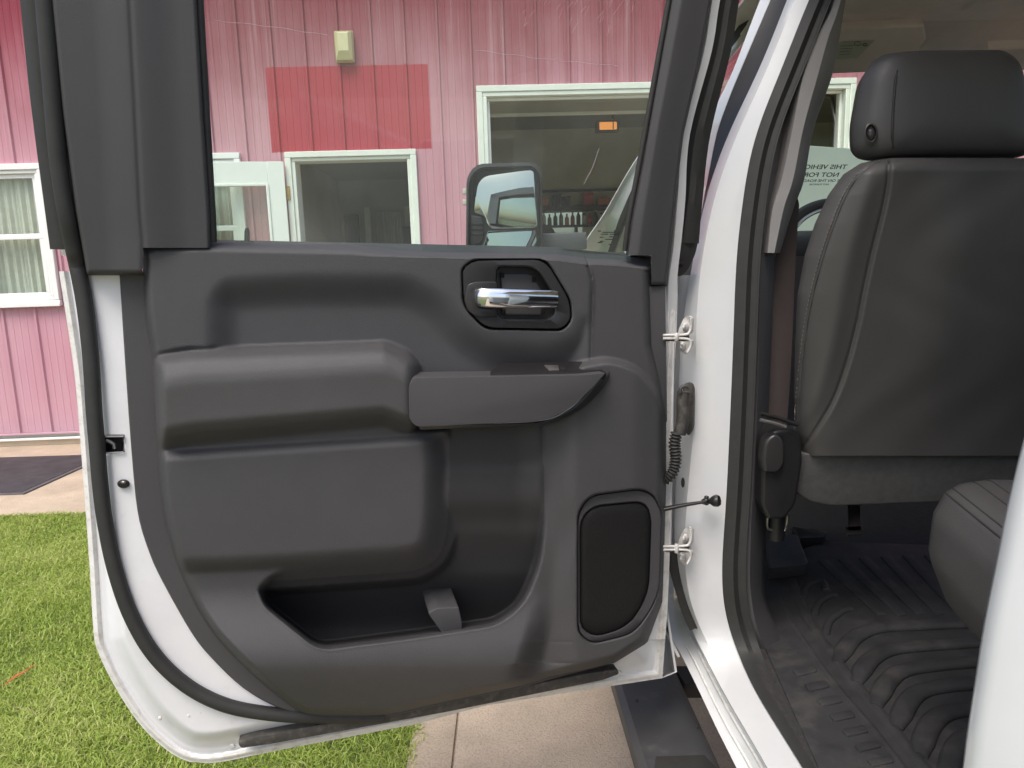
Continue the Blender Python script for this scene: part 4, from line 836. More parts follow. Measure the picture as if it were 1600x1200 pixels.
loft('pillar_seal', [np.array(ap(AP3))+[0, -.004, 0], np.array(ap(AP4))+[0, -.012, 0]], M['rubber'], apl, .006)
fg = [Y(u, v, y) for u, v, y in crv(AP4, 5)]; fb = [Y(u, v, 1.56) for u, v in resamp([(1090, 400), (1094, 330), (1108, 215), (1147, 110), (1189, 0), (1230, -90)], len(fg))]
loft('front_side_glass', [np.array(fg)+[0, .01, 0], fb], M['sideglass'], fd, .004)
# front door body and fender below the belt, hidden behind the rear door from here
fx = [(.30, 1.52), (.285, 2.2), (.28, 2.9), (.30, 3.5), (.36, 4.1)]
def skin(name, pts, z0, z1, mat, par, inn=.02):
    t = resamp(np.array(pts), 24)
    return loft(name, [np.c_[t, np.full(24, z)]+np.array([dx, 0, 0]) for z, dx in ((z0, .05), (z0+.08, .012), ((z0+z1)/2, 0), (z1-.10, .012), (z1, .035))], mat, par, .006)
skin('front_door_skin', [(.30, 1.50), (.285, 2.2), (.282, 2.68)], .62, 1.44, M['paint'], fd)
fen = skin('fender', [(.282, 2.70), (.27, 3.1), (.28, 3.7), (.36, 4.1), (.55, 4.25)], .72, 1.40, M['paint'], truck)
hood = loft('hood', [[Y0 for Y0 in np.array([(.31, 2.75, 1.42), (.31, 3.4, 1.40), (.36, 4.0, 1.34), (.5, 4.2, 1.26)])], np.array([(.5, 2.75, 1.47), (.5, 3.4, 1.45), (.5, 4.05, 1.39), (.6, 4.22, 1.28)]), np.array([(1.33, 2.75, 1.50), (1.33, 3.4, 1.48), (1.33, 4.1, 1.42), (1.33, 4.26, 1.30)]), np.array([(2.16, 2.75, 1.47), (2.16, 3.4, 1.45), (2.16, 4.05, 1.39), (2.06, 4.22, 1.28)]), np.array([(2.35, 2.75, 1.42), (2.35, 3.4, 1.40), (2.30, 4.0, 1.34), (2.16, 4.2, 1.26)])], M['paint'], truck, .006, n=24)
box('grille', (.45, 4.18, .62), (2.21, 4.27, 1.27), M['gloss'], truck, .03, 3)
def wheel(x, y, r, wdt):
    th = np.linspace(0, 6.283, 40, endpoint=False)
    t = loop_loft('wheel', [np.array([(x+dx, y+rr*math.cos(a), r+rr*math.sin(a)) for a in th]) for dx, rr in ((.02, r*.62), (0, r*.9), (.02, r-.002), (wdt-.02, r-.002), (wdt, r*.9), (wdt-.02, r*.62))], M['rubber'], truck)
    loop_loft('rim', [np.array([(x+dx, y+rr*math.cos(a), r+rr*math.sin(a)) for a in th]) for dx, rr in ((.021, r*.615), (.05, r*.55), (.07, r*.2), (.03, r*.16), (.03, .002))], M['steel'], t, cap=True)
for x in (.33, 2.05): wheel(x, 3.35, .41, .27); wheel(x, -.75, .41, .27)
# rest of the cab shell
xc, xr_ = 1.33, 2.33
roof = loft('roof', [np.array([(.50, yy, 2.13 if yy > .1 else 2.10) for yy in (-.05, .4, 1.2, 1.8, 2.1)]), np.array([(.62, yy, 2.19) for yy in (-.05, .4, 1.2, 1.8, 2.15)]), np.array([(1.33, yy, 2.22) for yy in (-.05, .4, 1.2, 1.8, 2.2)]), np.array([(2.04, yy, 2.19) for yy in (-.05, .4, 1.2, 1.8, 2.15)]), np.array([(2.16, yy, 2.13) for yy in (-.05, .4, 1.2, 1.8, 2.1)])], M['paint'], truck, .01, n=30)
loft('headliner', [np.array([(.56, yy, zz-.03) for yy, zz in ((-.02, 2.10), (.4, 2.14), (1.2, 2.15), (1.8, 2.10), (2.16, 2.085))]), np.array([(.72, yy, zz) for yy, zz in ((-.02, 2.12), (.4, 2.15), (1.2, 2.15), (1.8, 2.10), (2.16, 2.085))]), np.array([(1.94, yy, zz) for yy, zz in ((-.02, 2.12), (.4, 2.15), (1.2, 2.15), (1.8, 2.10), (2.16, 2.085))]), np.array([(2.10, yy, zz-.03) for yy, zz in ((-.02, 2.10), (.4, 2.14), (1.2, 2.15), (1.8, 2.10), (2.16, 2.085))])], M['headliner'], roof, .006, n=30)
box('roof_console', (1.16, 1.55, 2.085), (1.50, 2.02, 2.135), M['headliner'], roof, .02, 3)
box('rear_cab_wall', (.38, -.08, .62), (2.28, -.04, 1.47), M['paint'], truck, .01); slab('rear_glass', np.array([(.62, -.055, 1.48), (2.04, -.055, 1.48), (1.98, -.02, 2.08), (.68, -.02, 2.08)]), (0, -1, 0), .005, M['sideglass'], truck, 0)
far = box('far_side', (2.29, -.05, .60), (2.35, 2.72, 1.46), M['paint'], truck, .02); box('door_trim', (2.24, .2, .70), (2.285, 2.6, 1.46), M['trim'], far, .01)
for a, b in ((-.05, .15), (1.36, 1.52)): loft('far_pillar', [np.array([(2.30, a, 1.46), (2.24, a, 1.8), (2.15, a, 2.13)]), np.array([(2.30, b, 1.46), (2.24, b, 1.8), (2.15, b, 2.13)])], M['pillar'], far, .04)
loft('far_windshield_pillar', [np.array([(2.26, 2.72, 1.46), (2.2, 2.42, 1.8), (2.12, 2.08, 2.11)]), np.array([(2.20, 2.80, 1.46), (2.14, 2.5, 1.8), (2.06, 2.14, 2.11)])], M['pillar'], far, .03)
ws_ = slab('windshield', np.array([(.36, 2.84, 1.46), (.8, 2.98, 1.47), (1.33, 3.03, 1.475), (1.86, 2.98, 1.47), (2.30, 2.84, 1.46), (2.06, 2.13, 2.115), (1.33, 2.22, 2.15), (.60, 2.13, 2.115)]), np.array([0, -.66, .75])*-1, .005, M['shield'], truck, 0)
box('quarter_panel', (.36, -1.9, .74), (.40, -.12, 1.45), M['paint'], truck, .015)
# jamb behind the opening, at the right margin
jl = [(1668, -150), (1690, 60), (1688, 260), (1670, 430), (1640, 560), (1600, 700), (1578, 790), (1560, 880), (1541, 975), (1527, 1065), (1514, 1150), (1506, 1220), (1500, 1300), (1494, 1480), (1496, 1760)]
J = [np.array([Y(u+du, v, .58+dy) for u, v in crv(jl, 6)]) for du, dy in ((6, .05), (0, .01), (5, -.012), (30, -.03), (140, -.06), (300, -.10))]
loft('rear_jamb', J, M['paint'], cab, .004)
# ---- hinges, wiring boot, check strap
def hinge(v, name):
    h_ = slab(name, np.array([Y(u, w_, 1.400) for u, w_ in rnd([(1040, v-2, 1), (1073, v-2, 3), (1077, v-5, 2), (1077, v+3, 2), (1040, v+3, 1)], 2)]), (0, 0, 1), .004, M['hinge'], cab, .0005)
    for s, pts in ((-1, [(1058, v-2), (1074, v-2), (1082, v-8), (1083, v-30), (1077, v-34), (1068, v-30), (1060, v-12)]), (1, [(1062, v+4), (1082, v+4), (1082, v+12), (1074, v+26), (1066, v+26), (1063, v+14)])):
        slab('leaf_plate', np.array([Y(u, w_, 1.425-(.012 if u > 1075 else 0)) for u, w_ in rnd(pts, 4)]), (-.5, -.86, 0), .006, M['hinge'], h_, .0015)
        cu, cv = (1071, v-16) if s < 0 else (1067, v+15); th = np.linspace(0, 6.283, 16, endpoint=False)
        pillow('washer', np.array([Y(cu+5*math.cos(a), cv+7.5*math.sin(a), 1.414) for a in th]), np.array([-.5, -.86, 0]), .003, M['hinge'], h_, 4, .004)
        pillow('bolt', np.array([Y(cu-2+3.2*math.cos(a), cv+4.6*math.sin(a), 1.409) for a in th[::2]]), np.array([-.5, -.86, 0]), .006, M['hinge'], h_, 4, .004)
    tube('leaf_edge', np.array([Y(u, w_, 1.396) for u, w_ in crv([(1036, v-3), (1070, v-4), (1077, v-8), (1080, v-18), (1079, v-30)], 5)]), .0028, M['hinge'], h_, 8)
    tube('leaf_edge', np.array([Y(u, w_, 1.396) for u, w_ in crv([(1036, v+2), (1068, v+2), (1078, v+5), (1079, v+14), (1074, v+24)], 5)]), .0028, M['hinge'], h_, 8)
    tube('pin', np.array([Y(1057, w_, 1.396) for w_ in (v-7, v-5, v+5, v+7)]), .004, M['hinge'], h_, 10, rf=[.8, 1.2, 1.2, .8])
hinge(527, 'hinge'); hinge(857, 'hinge')
boot = tube('wiring_boot', np.array([Y(u, v, 1.405) for u, v in crv([(1068, 612), (1067, 625), (1066, 660), (1062, 678)], 5)]), .0125, M['rubber2'], cab, 12, rf=np.r_[np.full(6, 1.0), np.linspace(1, .95, 10)])
slab('boot_base', np.array([Y(u, v, 1.425) for u, v in rnd([(1066, 602, 4), (1078, 599, 5), (1083, 608, 5), (1082, 672, 5), (1076, 682, 4), (1070, 676, 4), (1069, 660, 4)], 4)]), (-.4, -.9, 0), .022, M['rubber2'], boot, .004, 3)
tube('boot_clip', np.array([Y(u, v, 1.392) for u, v in crv([(1063, 614), (1064, 606), (1072, 603), (1077, 607)], 5)]), .0035, M['rubber2'], boot, 8)
bpts = crv([(1057, 676), (1054, 695), (1056, 715), (1053, 733), (1044, 746), (1032, 752)], 24); bpts = resamp(bpts, 140)
tube('bellows', np.array([Y(u, v, 1.40-.0*v) for u, v in bpts]), .0115, M['rubber'], boot, 14, rf=.88+.17*np.sin(np.arange(140)*2*math.pi/8.2))
ck = tube('check_strap', np.array([Y(u, v, 1.40) for u, v in crv([(1020, 800), (1040, 795), (1070, 789), (1102, 784)], 6)]), .0085, M['black'], cab, 10, rf=np.linspace(1.15, .6, 19), flat=.6)
tube('strap_bracket', np.array([Y(u, v, 1.425-.002*k) for k, (u, v) in enumerate(crv([(1098, 784), (1106, 783), (1113, 783), (1124, 782)], 4))]), .008, M['black'], ck, 8, rf=[.7, .8, 1, 1.1, .9, .7, .75, .9, 1.2, 1.4, 1.5, 1.5, 1.3])
pillow('pivot', np.array([Y(1104+4*math.cos(a), 777+2.5*math.sin(a), 1.40) for a in th]), np.array([0, -1, 0]), .004, M['black'], ck, 4, .006)
pillow('drain_hole', np.array([Y(1067+3*math.cos(a), 754+8*math.sin(a), 1.449) for a in th]), np.array([-.3, -.95, 0]), .0006, M['dark'], cab, 4, .006)
lab = [(1066, 870), (1072, 875), (1074, 905), (1066, 890)]
# front door lower seal seen in the wedge below the hinge
wd = crv([(1041, 865), (1046, 890), (1056, 925), (1066, 958), (1078, 985)], 6)
loft('lower_gap_seal', [np.array([Y(u, v, 1.475) for u, v in wd]), np.array([Y(u+7, v-3, 1.47) for u, v in wd]), np.array([Y(u+18, v-2, 1.49) for u, v in wd])], M['rubber'], cab, .003)

# ---- running board
RB = [(965, 1075), (1003, 1200), (1035, 1300)]; RC = [(1039, 1008), (1129, 1200), (1180, 1310)]
zr = .45; a0, a1 = Z(965, 1075, zr), Z(1003, 1200, zr); b0, b1 = Z(1039, 1008, zr), Z(1129, 1200, zr)
da_, db_ = (a1-a0)/abs(a1[1]-a0[1]), (b1-b0)/abs(b1[1]-b0[1])
ya = lambda y: a0+da_*(a0[1]-y); yb = lambda y: b0+db_*(b0[1]-y)
prof = lambda y: np.array([ya(y)+[.012, 0, -.07], ya(y)+[-.004, 0, -.045], ya(y)+[-.002, 0, -.014], ya(y)+[.012, 0, .0], yb(y)+[-.02, 0, .0], yb(y)+[0, 0, -.012], yb(y)+[.004, 0, -.07]])
ys = np.linspace(-.2, 2.9, 30); rb = loop_loft('running_board', [prof(y) for y in ys], M['step'], truck, cap=True)
# recessed tread pad with raised ribs
t0, t1 = 1.33, .35
pad = lambda y, t, z: ya(y)*(1-t)+yb(y)*t+np.array([0, 0, z])
slab('step_pad', np.array([pad(1.40, .22, .003), pad(1.40, .84, .003), pad(1.36, .92, .003), pad(.3, .92, .003), pad(.3, .14, .003), pad(1.36, .14, .003)]), (0, 0, 1), .0025, M['rubber'], rb, .001)
for k in range(5):
    t = .22+.155*k; o = tube('pad_rib', np.array([pad(y, t, .004) for y in np.linspace(1.33, .32, 8)]), .006, M['rubber'], rb, 6, flat=.5, fdir=(0, 0, 1))
for u, v in ((995, 1095), (1043, 1054), (1090, 1135)):
    th = np.linspace(0, 6.283, 12, endpoint=False); pillow('drain_spot', np.array([Z(u+2.5*math.cos(a), v+3*math.sin(a), zr+.0006) for a in th]), np.array([0, 0, 1.]), .0005, M['dark'], rb, 4, .003)
slab('mount_bracket', np.array([Z(u, v, .45-.03) for u, v in ((1052, 1040), (1076, 1040), (1098, 1068), (1070, 1068))]), (0, 0, 1), .04, M['dark'], rb, .003)

# ---- side mirror on the front door
ym = 2.42
mo_ = rnd([(728, 390, 6), (729, 276, 16), (744, 256, 14), (836, 253, 14), (847, 268, 12), (848, 392, 5), (846, 480, 10), (730, 482, 10)], 8, 5)
gi1 = rnd([(739, 330, 8), (738, 284, 10), (746, 264, 10), (828, 262, 6), (834, 268, 6), (840, 352, 6), (836, 356, 4), (768, 358, 6), (761, 350, 6), (759, 338, 6), (746, 334, 4)], 5, 4)
mirror = slab('side_mirror', np.array([Y(u, v, ym) for u, v in mo_]), (0, -1, 0), .10, M['gloss'], truck, .012, 4)
mn = np.array([-.05, -1, .0]); mn /= np.linalg.norm(mn)
rim = loop_loft('mirror_rim', [np.array([Y(u, v, ym-.001) for u, v in byang(mo_, (788, 360), 80)]), np.array([Y(u, v, ym-.040) for u, v in byang(mo_, (788, 360), 80)]), np.array([Y(u, v, ym-.042) for u, v in byang(mo_, (788, 360), 80)*.95+np.array((788, 360))*.05]), np.array([Y(u, v, ym-.002) for u, v in byang(mo_, (788, 360), 80)*.915+np.array((788, 360))*.085])], M['gloss'], mirror)
def mplate(name, pts, mat, nrm, yy):
    P_ = np.array([Y(u, v, yy) for u, v in pts]); c = P_.mean(0); P_[:, 1] += -((P_-c) @ (nrm*[1, 0, 1]))/nrm[1]; return slab(name, P_, nrm, .004, mat, mirror, .001)
n1 = np.array([-.12, -.98, .11]); n1 /= np.linalg.norm(n1); mplate('mirror_glass', gi1, M['mirror'], n1, ym-.024)
n2 = np.array([.02, -.99, -.03]); n2 /= np.linalg.norm(n2); mplate('spotter_glass', rnd([(762, 361, 4), (838, 359, 4), (841, 390, 2), (838, 470, 8), (752, 472, 8), (740, 402, 6), (757, 380, 6)], 4), M['mirror'], n2, ym-.020)
sg = slab('signal_block', np.array([Y(u, v, ym-.02) for u, v in rnd([(735, 336, 3), (754, 339, 4), (756, 370, 4), (750, 380, 4), (735, 384, 3)], 3)]), (0, -1, 0), .018, M['gloss'], mirror, .003)
for v in (349, 357, 365): slab('signal_rib', np.array([Y(u, w_, ym-.023) for u, w_ in ((737, v), (755, v-1), (755, v+2), (737, v+3))]), (0, -1, 0), .004, M['black'], mirror, .001)
for v in (297, 314): slab('marker_lens', np.array([Y(u, w_, ym+.02) for u, w_ in ((723, v-3), (729, v-3), (729, v+6), (723, v+6))]), (0, -1, 0), .02, M['cream'], mirror, .002)
arm = box('mirror_arm', tuple(Y(845, 392, 2.46)), tuple(Y(912, 364, 2.56)), M['mirrorarm'], mirror, .006, 2)

# ---- driver seat
def seat_y(v): return 1.34+.152*(np.asarray(v, float)-245)/545
SL = [(1334, 258), (1312, 272), (1292, 300), (1272, 350), (1257, 400), (1246, 460), (1242, 540), (1241, 620), (1244, 680), (1252, 706)]
sl_ = [(1386, 246), (1345, 255), (1318, 272), (1294, 305), (1273, 350), (1257, 400), (1246, 460), (1242, 540), (1241, 620), (1244, 680), (1250, 712)]
U, V = spans(sl_, [(1386.5, 246), (1700, 246.5), (1790, 300), (1800, 712)], 246, 712, 330, 460)
e1 = U-np.interp(V, [p[1] for p in sl_], [p[0] for p in sl_]); tv = V-246
bump = .075*np.sqrt(np.clip(1-(1-np.clip(e1/70, 0, 1))**2, 0, 1))
e2 = np.interp(V, [246.5, 300, 712], [1700, 1790, 1800])-U; bump *= np.sqrt(np.clip(1-(1-np.clip(e2/60, 0, 1))**2, 0, 1))
bump *= np.sqrt(np.clip(1-(1-np.clip((tv+3)/26, 0, 1))**2, 0, 1))*.6+.4
sm1 = np.array(crv([(1389, 246), (1386, 290), (1376, 340), (1362, 395), (1349, 455), (1338, 510), (1322, 570), (1302, 625), (1274, 672), (1254, 700)], 6))
x1 = np.interp(V, sm1[:, 1], sm1[:, 0]); bump += .006*np.exp(-np.clip(U-x1, 0, 200)/60)*sm(U-x1, -1, 9); bump += .024*sm(U-x1, 0, 160)*sm(tv, 0, 160)*(1-sm(tv, 250, 470)) + .0016*np.sin(U*.05+np.sin(V*.02)*2)*np.sin(V*.035+1)*sm(U-x1, 0, 60) - .0035*np.exp(-((U-x1)/3.0)**2)
bump += .006*np.exp(-((U-x1+32)/18)**2)
sm2 = np.array(crv([(1386, 248), (1352, 264), (1324, 300), (1303, 350), (1286, 400), (1270, 460), (1259, 520), (1250, 600), (1246, 660), (1247, 705)], 6))
x2 = np.interp(V, sm2[:, 1], sm2[:, 0]); bump -= .0035*np.exp(-((U-x2)/3.2)**2)
x2b = x2-26; 
hh_ = seat_y(V)-bump; P = Y(U.ravel(), V.ravel(), 1.0); P = CP+(P-CP)*(hh_.ravel()/1.0)[:, None]
seat = mesh('driver_seat', P, quads(*U.shape), M['leather2'], truck, True, 0)
seat['label'] = 'black leather driver seat seen from behind'
def onpath(pts, k):
    pts = np.asarray(pts); hv = np.array([hh_.ravel()[np.argmin((U-u)**2+(V-v)**2)] for u, v in pts]); kk = np.hanning(11); kk /= kk.sum()
    hv = np.convolve(np.pad(hv, 5, mode='edge'), kk, 'valid'); return np.array([Y(u, v, q-k) for (u, v), q in zip(pts, hv)])
def onseat(u, v, k=.0): 
    i = np.argmin((U-u)**2+(V-v)**2); return Y(u, v, hh_.ravel()[i]-k)
tube('piping', onpath(resamp(sm2[2:], 90), .001), .0022, M['leather'], seat, 6)
st_ = resamp(sm2[3:], 140)
vs_, fs_ = [], []
for i in range(0, 138, 2):
    a, b = onseat(st_[i][0]-4.5, st_[i][1], .0012), onseat(st_[i+1][0]-4.5, st_[i+1][1], .0012)
    dd = np.array([.0006, 0, 0]); n = len(vs_); vs_ += [a-dd, a+dd, b+dd, b-dd, (a+b)/2+[0, -.0008, 0]]; fs_ += [(n, n+1, n+4), (n+1, n+2, n+4), (n+2, n+3, n+4), (n+3, n, n+4)]
sti = mesh('stitching', np.array(vs_), fs_, M['thread'], seat, False, 0, 'stuff')
# lower seat back cover
lc = rnd([(1249, 709, 4), (1480, 700, 2), (1800, 698, 4), (1800, 772, 10), (1475, 784, 6), (1300, 791, 14), (1262, 783, 14), (1243, 768, 8), (1245, 735, 4)], 6)
M['seatcloth'] = pbr('seat_back_cloth', (.085, .082, .080), .85, vary=.15, vs=60, bump=.0004, bs=500)
slab('lower_back_cover', np.array([Y(u, v, seat_y(v)-.052) for u, v in lc]), (0, -1, .1), .16, M['seatcloth'], seat, .012, 3)
box('seat_cushion', (.56, 1.56, .985), (1.12, 1.96, 1.07), M['leather'], seat, .05, 4)
# headrest
ho = rnd([(1333, 200, 16), (1347, 118, 22), (1372, 86, 20), (1420, 80, 10), (1558, 79, 16), (1584, 97, 20), (1601, 160, 20), (1614, 215, 16), (1612, 238, 12), (1590, 247, 8), (1450, 247, 6), (1350, 252, 12), (1335, 238, 10)], 12, 6)
ho = resamp(np.vstack([ho, ho[:1]]), 121)[:-1]
hr = pillow('headrest', np.array([Y(u, v, 1.345) for u, v in ho]), np.array([0, -1, 0]), .050, M['leather'], seat, 14, .07, Y(1470, 165, 1.345), pw=3.0)
hs_ = [(1383, 92), (1386, 130), (1385, 180), (1388, 246)]
tube('headrest_seam', np.array([Y(u+8, v, y) for (u, v), y in zip(crv([(1400, 88), (1392, 120), (1388, 165), (1386, 210), (1388, 244)], 5), np.interp(np.linspace(0, 1, 21), [0, .1, .25, .75, .9, 1], [1.335, 1.311, 1.3015, 1.3005, 1.308, 1.332]))]), .0020, M['piping'], seat, 6)
th = np.linspace(0, 6.283, 28, endpoint=False)
def hring(r, y): return np.array([Y(1361+10.5*r*math.cos(a), 208+17*r*math.sin(a), y) for a in th])
loop_loft('release_button', [hring(1.05, 1.325), hring(1.0, 1.303), hring(.82, 1.301), hring(.68, 1.309), hring(.5, 1.306), hring(.3, 1.3035), hring(.05, 1.303)], M['leather'], seat, cap=True)
for u in (1415, 1530): tube('headrest_post', np.array([Y(u, v, 1.37) for v in (200, 262)]), .007, M['steel'], seat, 10)
box('label_tag', tuple(Y(1538, 252, 1.335)), tuple(Y(1568, 247, 1.34)), M['pillar'], seat, .001)
# recliner cover and bracket at the outboard side of the seat
rec_ = slab('recliner_cover', np.array([Y(u, v, 1.40) for u, v in rnd([(1192, 700, 6), (1196, 682, 8), (1214, 671, 10), (1236, 670, 6), (1253, 680, 8), (1255, 720, 8), (1244, 790, 10), (1226, 812, 8), (1200, 812, 4), (1190, 790, 4)], 6)]), (0, -1, 0), .12, M['black'], seat, .012, 4)
slab('recliner_cap', np.array([Y(u, v, 1.385) for u, v in rnd([(1192, 720, 4), (1196, 688, 10), (1214, 676, 10), (1226, 690, 10), (1226, 726, 10), (1216, 740, 8), (1194, 738, 4)], 6)]), (0, -1, 0), .03, M['gloss'], seat, .008, 4)
tube('seat_rail', np.array([Y(u, v, 1.39) for u, v in ((1188, 646), (1212, 652), (1232, 659), (1246, 664))]), .006, M['black'], seat, 8, flat=.7); tube('rail_strip', np.array([Y(u, v, 1.38) for u, v in ((1188, 656), (1210, 661), (1228, 667))]), .0035, M['steel'], seat, 8)
tube('seat_leg', np.array([Y(u, v, 1.45) for u, v in ((1215, 800), (1213, 826), (1212, 842))]), .018, M['black'], seat, 8)
tube('leg_bolt', np.array([Y(u, v, 1.44) for u, v in crv([(1200, 800), (1199, 822), (1206, 828), (1226, 828), (1230, 806)], 4)]), .003, M['steel'], seat, 6)
# strap under the seat
stp = slab('under_seat_strap', np.array([Z(u, v, .9) for u, v in ((1325, 786), (1344, 785), (1344, 828), (1326, 829))]), (0, -.7, .7), .003, M['belt'], seat, .0005)
slab('strap_buckle', np.array([Z(u, v, .9) for u, v in ((1322, 823), (1348, 821), (1347, 834), (1325, 835))]), (0, -.7, .7), .008, M['gloss'], seat, .002)

# ---- rear seat cushion
secs = []
for y, k in ((1.085, .55), (1.075, .82), (1.055, .95), (1.03, 1.0), (.98, 1.0), (.92, 1), (.86, 1), (.80, 1), (.72, 1), (.62, 1)):
    o = Z(1600, 900, .9)
    tt = (1.03-y)
    zt, xo = 1.150-.12*tt, .612-.05*tt; zc, xcn = zt-.16, xo+.20
    pr_ = [(xo+.30, zt-.34), (xo+.115, zt-.265), (xo+.035, zt-.185), (xo+.002, zt-.11), (xo+.006, zt-.045), (xo+.022, zt-.012), (xo+.045, zt+.001), (xo+.09, zt+.006), (xo+.13, zt+.004), (xo+.155, zt-.006), (xo+.165, zt-.012), (xo+.18, zt-.004), (xo+.23, zt+.004), (xo+.5, zt+.006), (xo+1.3, zt+.006)]
    secs.append(np.array([(xcn+(x-xcn)*(k if x < xcn else 1), y, zc+(z-zc)*(k if z > zc-.1 else 1)) for x, z in pr_]))
secs = [np.array([np.interp(np.linspace(0, 1, 60), np.linspace(0, 1, len(s)), s[:, j]) for j in range(3)]).T for s in secs]
nS = 60
rs = loft('rear_seat', secs, M['leather'], truck, .004, n=nS, sharp=0); rs['label'] = 'black leather rear seat cushion'
pf = lambda j, dz: np.array([s[int(j)]+np.array([-.0008, 0, dz]) for s in secs[2:]])
for j in (21.5, 23.2): tube('seat_seam', pf(j, .001), .0016, M['piping'], rs, 6)
for j in (27.5, 29.2): tube('seat_seam', pf(j, .0015), .0015, M['piping'], rs, 6)
box('rear_backrest', (.70, .02, 1.12), (2.1, .20, 1.75), M['leather'], rs, .05, 4)

# ---- floor, liner with its ribs
zf = .665
fl_ = box('floor', (.50, -.04, .58), (2.28, 3.0, zf-.01), M['carpet'], truck, .01)
box('sill_carpet', (.47, .0, .60), (.56, 1.7, zf+.002), M['carpet'], fl_, .006)
fm = slab('floor_liner', np.array([Z(u, v, zf+.006) for u, v in [(1178, 900), (1190, 1000), (1230, 1090), (1320, 1290), (1460, 1420), (1900, 1420), (1700, 860), (1290, 845), (1190, 880)]]), (0, 0, 1), .012, M['mat'], truck, .003)
fm['label'] = 'black ribbed rubber floor liner with dust'
def rib(pts, r, name='rib', fl=.5, zz=.006): return tube(name, np.array([Z(u, v, zf+zz) for u, v in crv(pts, 6)]), r, M['mat'], fm, 8, flat=fl, fdir=(0, 0, 1))
rib([(1236, 905), (1262, 965), (1310, 1035), (1372, 1110), (1440, 1195), (1490, 1260)], .012); rib([(1214, 930), (1246, 985), (1300, 1062), (1366, 1140), (1420, 1210)], .006)
# raised tread ribs near the front
for k, (a, b) in enumerate((((1276, 874), (1372, 962)), ((1308, 872), (1402, 962)), ((1340, 870), (1432, 960)), ((1374, 868), (1462, 960)), ((1408, 866), (1492, 956)), ((1442, 866), (1520, 950)), ((1474, 865), (1540, 930)))):
    w_ = 9; c = [a, (a[0]+17, a[1]-1), (b[0]+15, b[1]-2), b]
    tb_ = slab('tread_bar', np.array([Z(u, v, zf+.0085) for u, v in rnd(c, 4, 3)]), (0, 0, 1), .004, M['mat'], fm, .0015, 2)
# big curved channels
for pts in ([(1520, 974), (1430, 978), (1370, 982), (1336, 996), (1318, 1018), (1308, 1036)], [(1524, 1004), (1440, 1010), (1390, 1016), (1362, 1030), (1346, 1050), (1338, 1068)], [(1526, 1034), (1460, 1040), (1412, 1048), (1390, 1062), (1376, 1084), (1368, 1104)], [(1530, 1068), (1480, 1072), (1440, 1080), (1420, 1096), (1408, 1118), (1400, 1138)], [(1530, 1108), (1500, 1110), (1470, 1118), (1452, 1136), (1442, 1160), (1438, 1182)], [(1532, 1150), (1510, 1154), (1496, 1168), (1486, 1192), (1482, 1230)]):
    tube('channel_ridge', np.array([Z(u, v, zf+.008) for u, v in crv(pts, 7)]), .019, M['mat'], fm, 10, rf=np.r_[np.ones(28), np.linspace(1, .6, 8)], flat=.55, fdir=(0, 0, 1))
for pts in ([(1254, 935), (1262, 917), (1284, 908), (1292, 922)], [(1272, 962), (1278, 944), (1296, 932), (1306, 930)], [(1290, 992), (1296, 972), (1316, 956), (1330, 952)]): rib(pts, .009, 'side_ridge', .8)
# stepped lugs along the sill side
for k in range(9):
    u0, v0 = 1236+19.5*k, 1044+23.5*k
    slab('lug', np.array([Z(u, v, zf+.0095) for u, v in rnd([(u0, v0), (u0+34+.6*k, v0-7), (u0+42+.6*k, v0+4), (u0+9, v0+12)], 4, 3)]), (0, 0, 1), .005, M['mat'], fm, .003)
slab('seat_anchor_cover', np.array([Z(u, v, zf+.045) for u, v in rnd([(1196, 838, 4), (1246, 834, 6), (1264, 880, 5), (1202, 887, 5)], 4)]), (0, -.35, .93), .05, M['step'], fm, .008, 3)
slab('anchor_plate', np.array([Z(u, v, zf+.030) for u, v in rnd([(1236, 822, 3), (1292, 830, 4), (1288, 838, 3), (1250, 840, 3)], 3)]), (0, 0, 1), .02, M['gloss'], fm, .004)
# ---- inside lining of the pillar and seat belt
G0 = [(1324, -140), (1294, 0), (1262, 60), (1243, 120), (1228, 200), (1213, 280), (1201, 330), (1190, 395)]
G1 = [(1336, -140), (1306, 0), (1277, 60), (1256, 120), (1240, 200), (1223, 280), (1208, 330), (1201, 395)]
G2 = [(1348, -140), (1318, 0), (1308, 60), (1296, 120), (1268, 200), (1253, 280), (1239, 320), (1216, 395)]
pt = loft('pillar_lining', [Y(*crv(G0, 6).T, 1.47), Y(*crv(G1, 6).T, 1.435), Y(*crv([((a[0]+b[0])/2, (a[1]+b[1])/2) for a, b in zip(G1, G2)], 6).T, 1.43), Y(*crv(G2, 6).T, 1.455), Y(*(crv(G2, 6)+[2, 0]).T, 1.54)], M['pillar'], truck, .004)
loft('recess_lining', [Y(*crv([(1290, -140), (1276, 0), (1240, 90), (1212, 210), (1194, 320), (1180, 400)], 6).T, 1.50), Y(*crv([(1345, -140), (1312, 0), (1290, 90), (1252, 210), (1232, 320), (1212, 400)], 6).T, 1.49)], M['pillar'], pt, .003)
loft('lower_lining', [Y(*crv([(1168, 385), (1176, 500), (1170, 640), (1160, 760), (1152, 850), (1150, 920), (1160, 985), (1200, 1060)], 6).T, 1.455), Y(*crv([(1186, 394), (1186, 500), (1182, 640), (1176, 760), (1172, 850), (1172, 920), (1184, 985), (1215, 1050)], 6).T, 1.44), Y(*crv([(1208, 396), (1204, 500), (1198, 640), (1194, 760), (1190, 850), (1188, 920), (1200, 965), (1230, 1020)], 6).T, 1.47), Y(*crv([(1216, 396), (1212, 500), (1206, 640), (1200, 760), (1196, 850), (1194, 920), (1205, 955), (1236, 1000)], 6).T, 1.62)], M['trim2'], pt, .003)
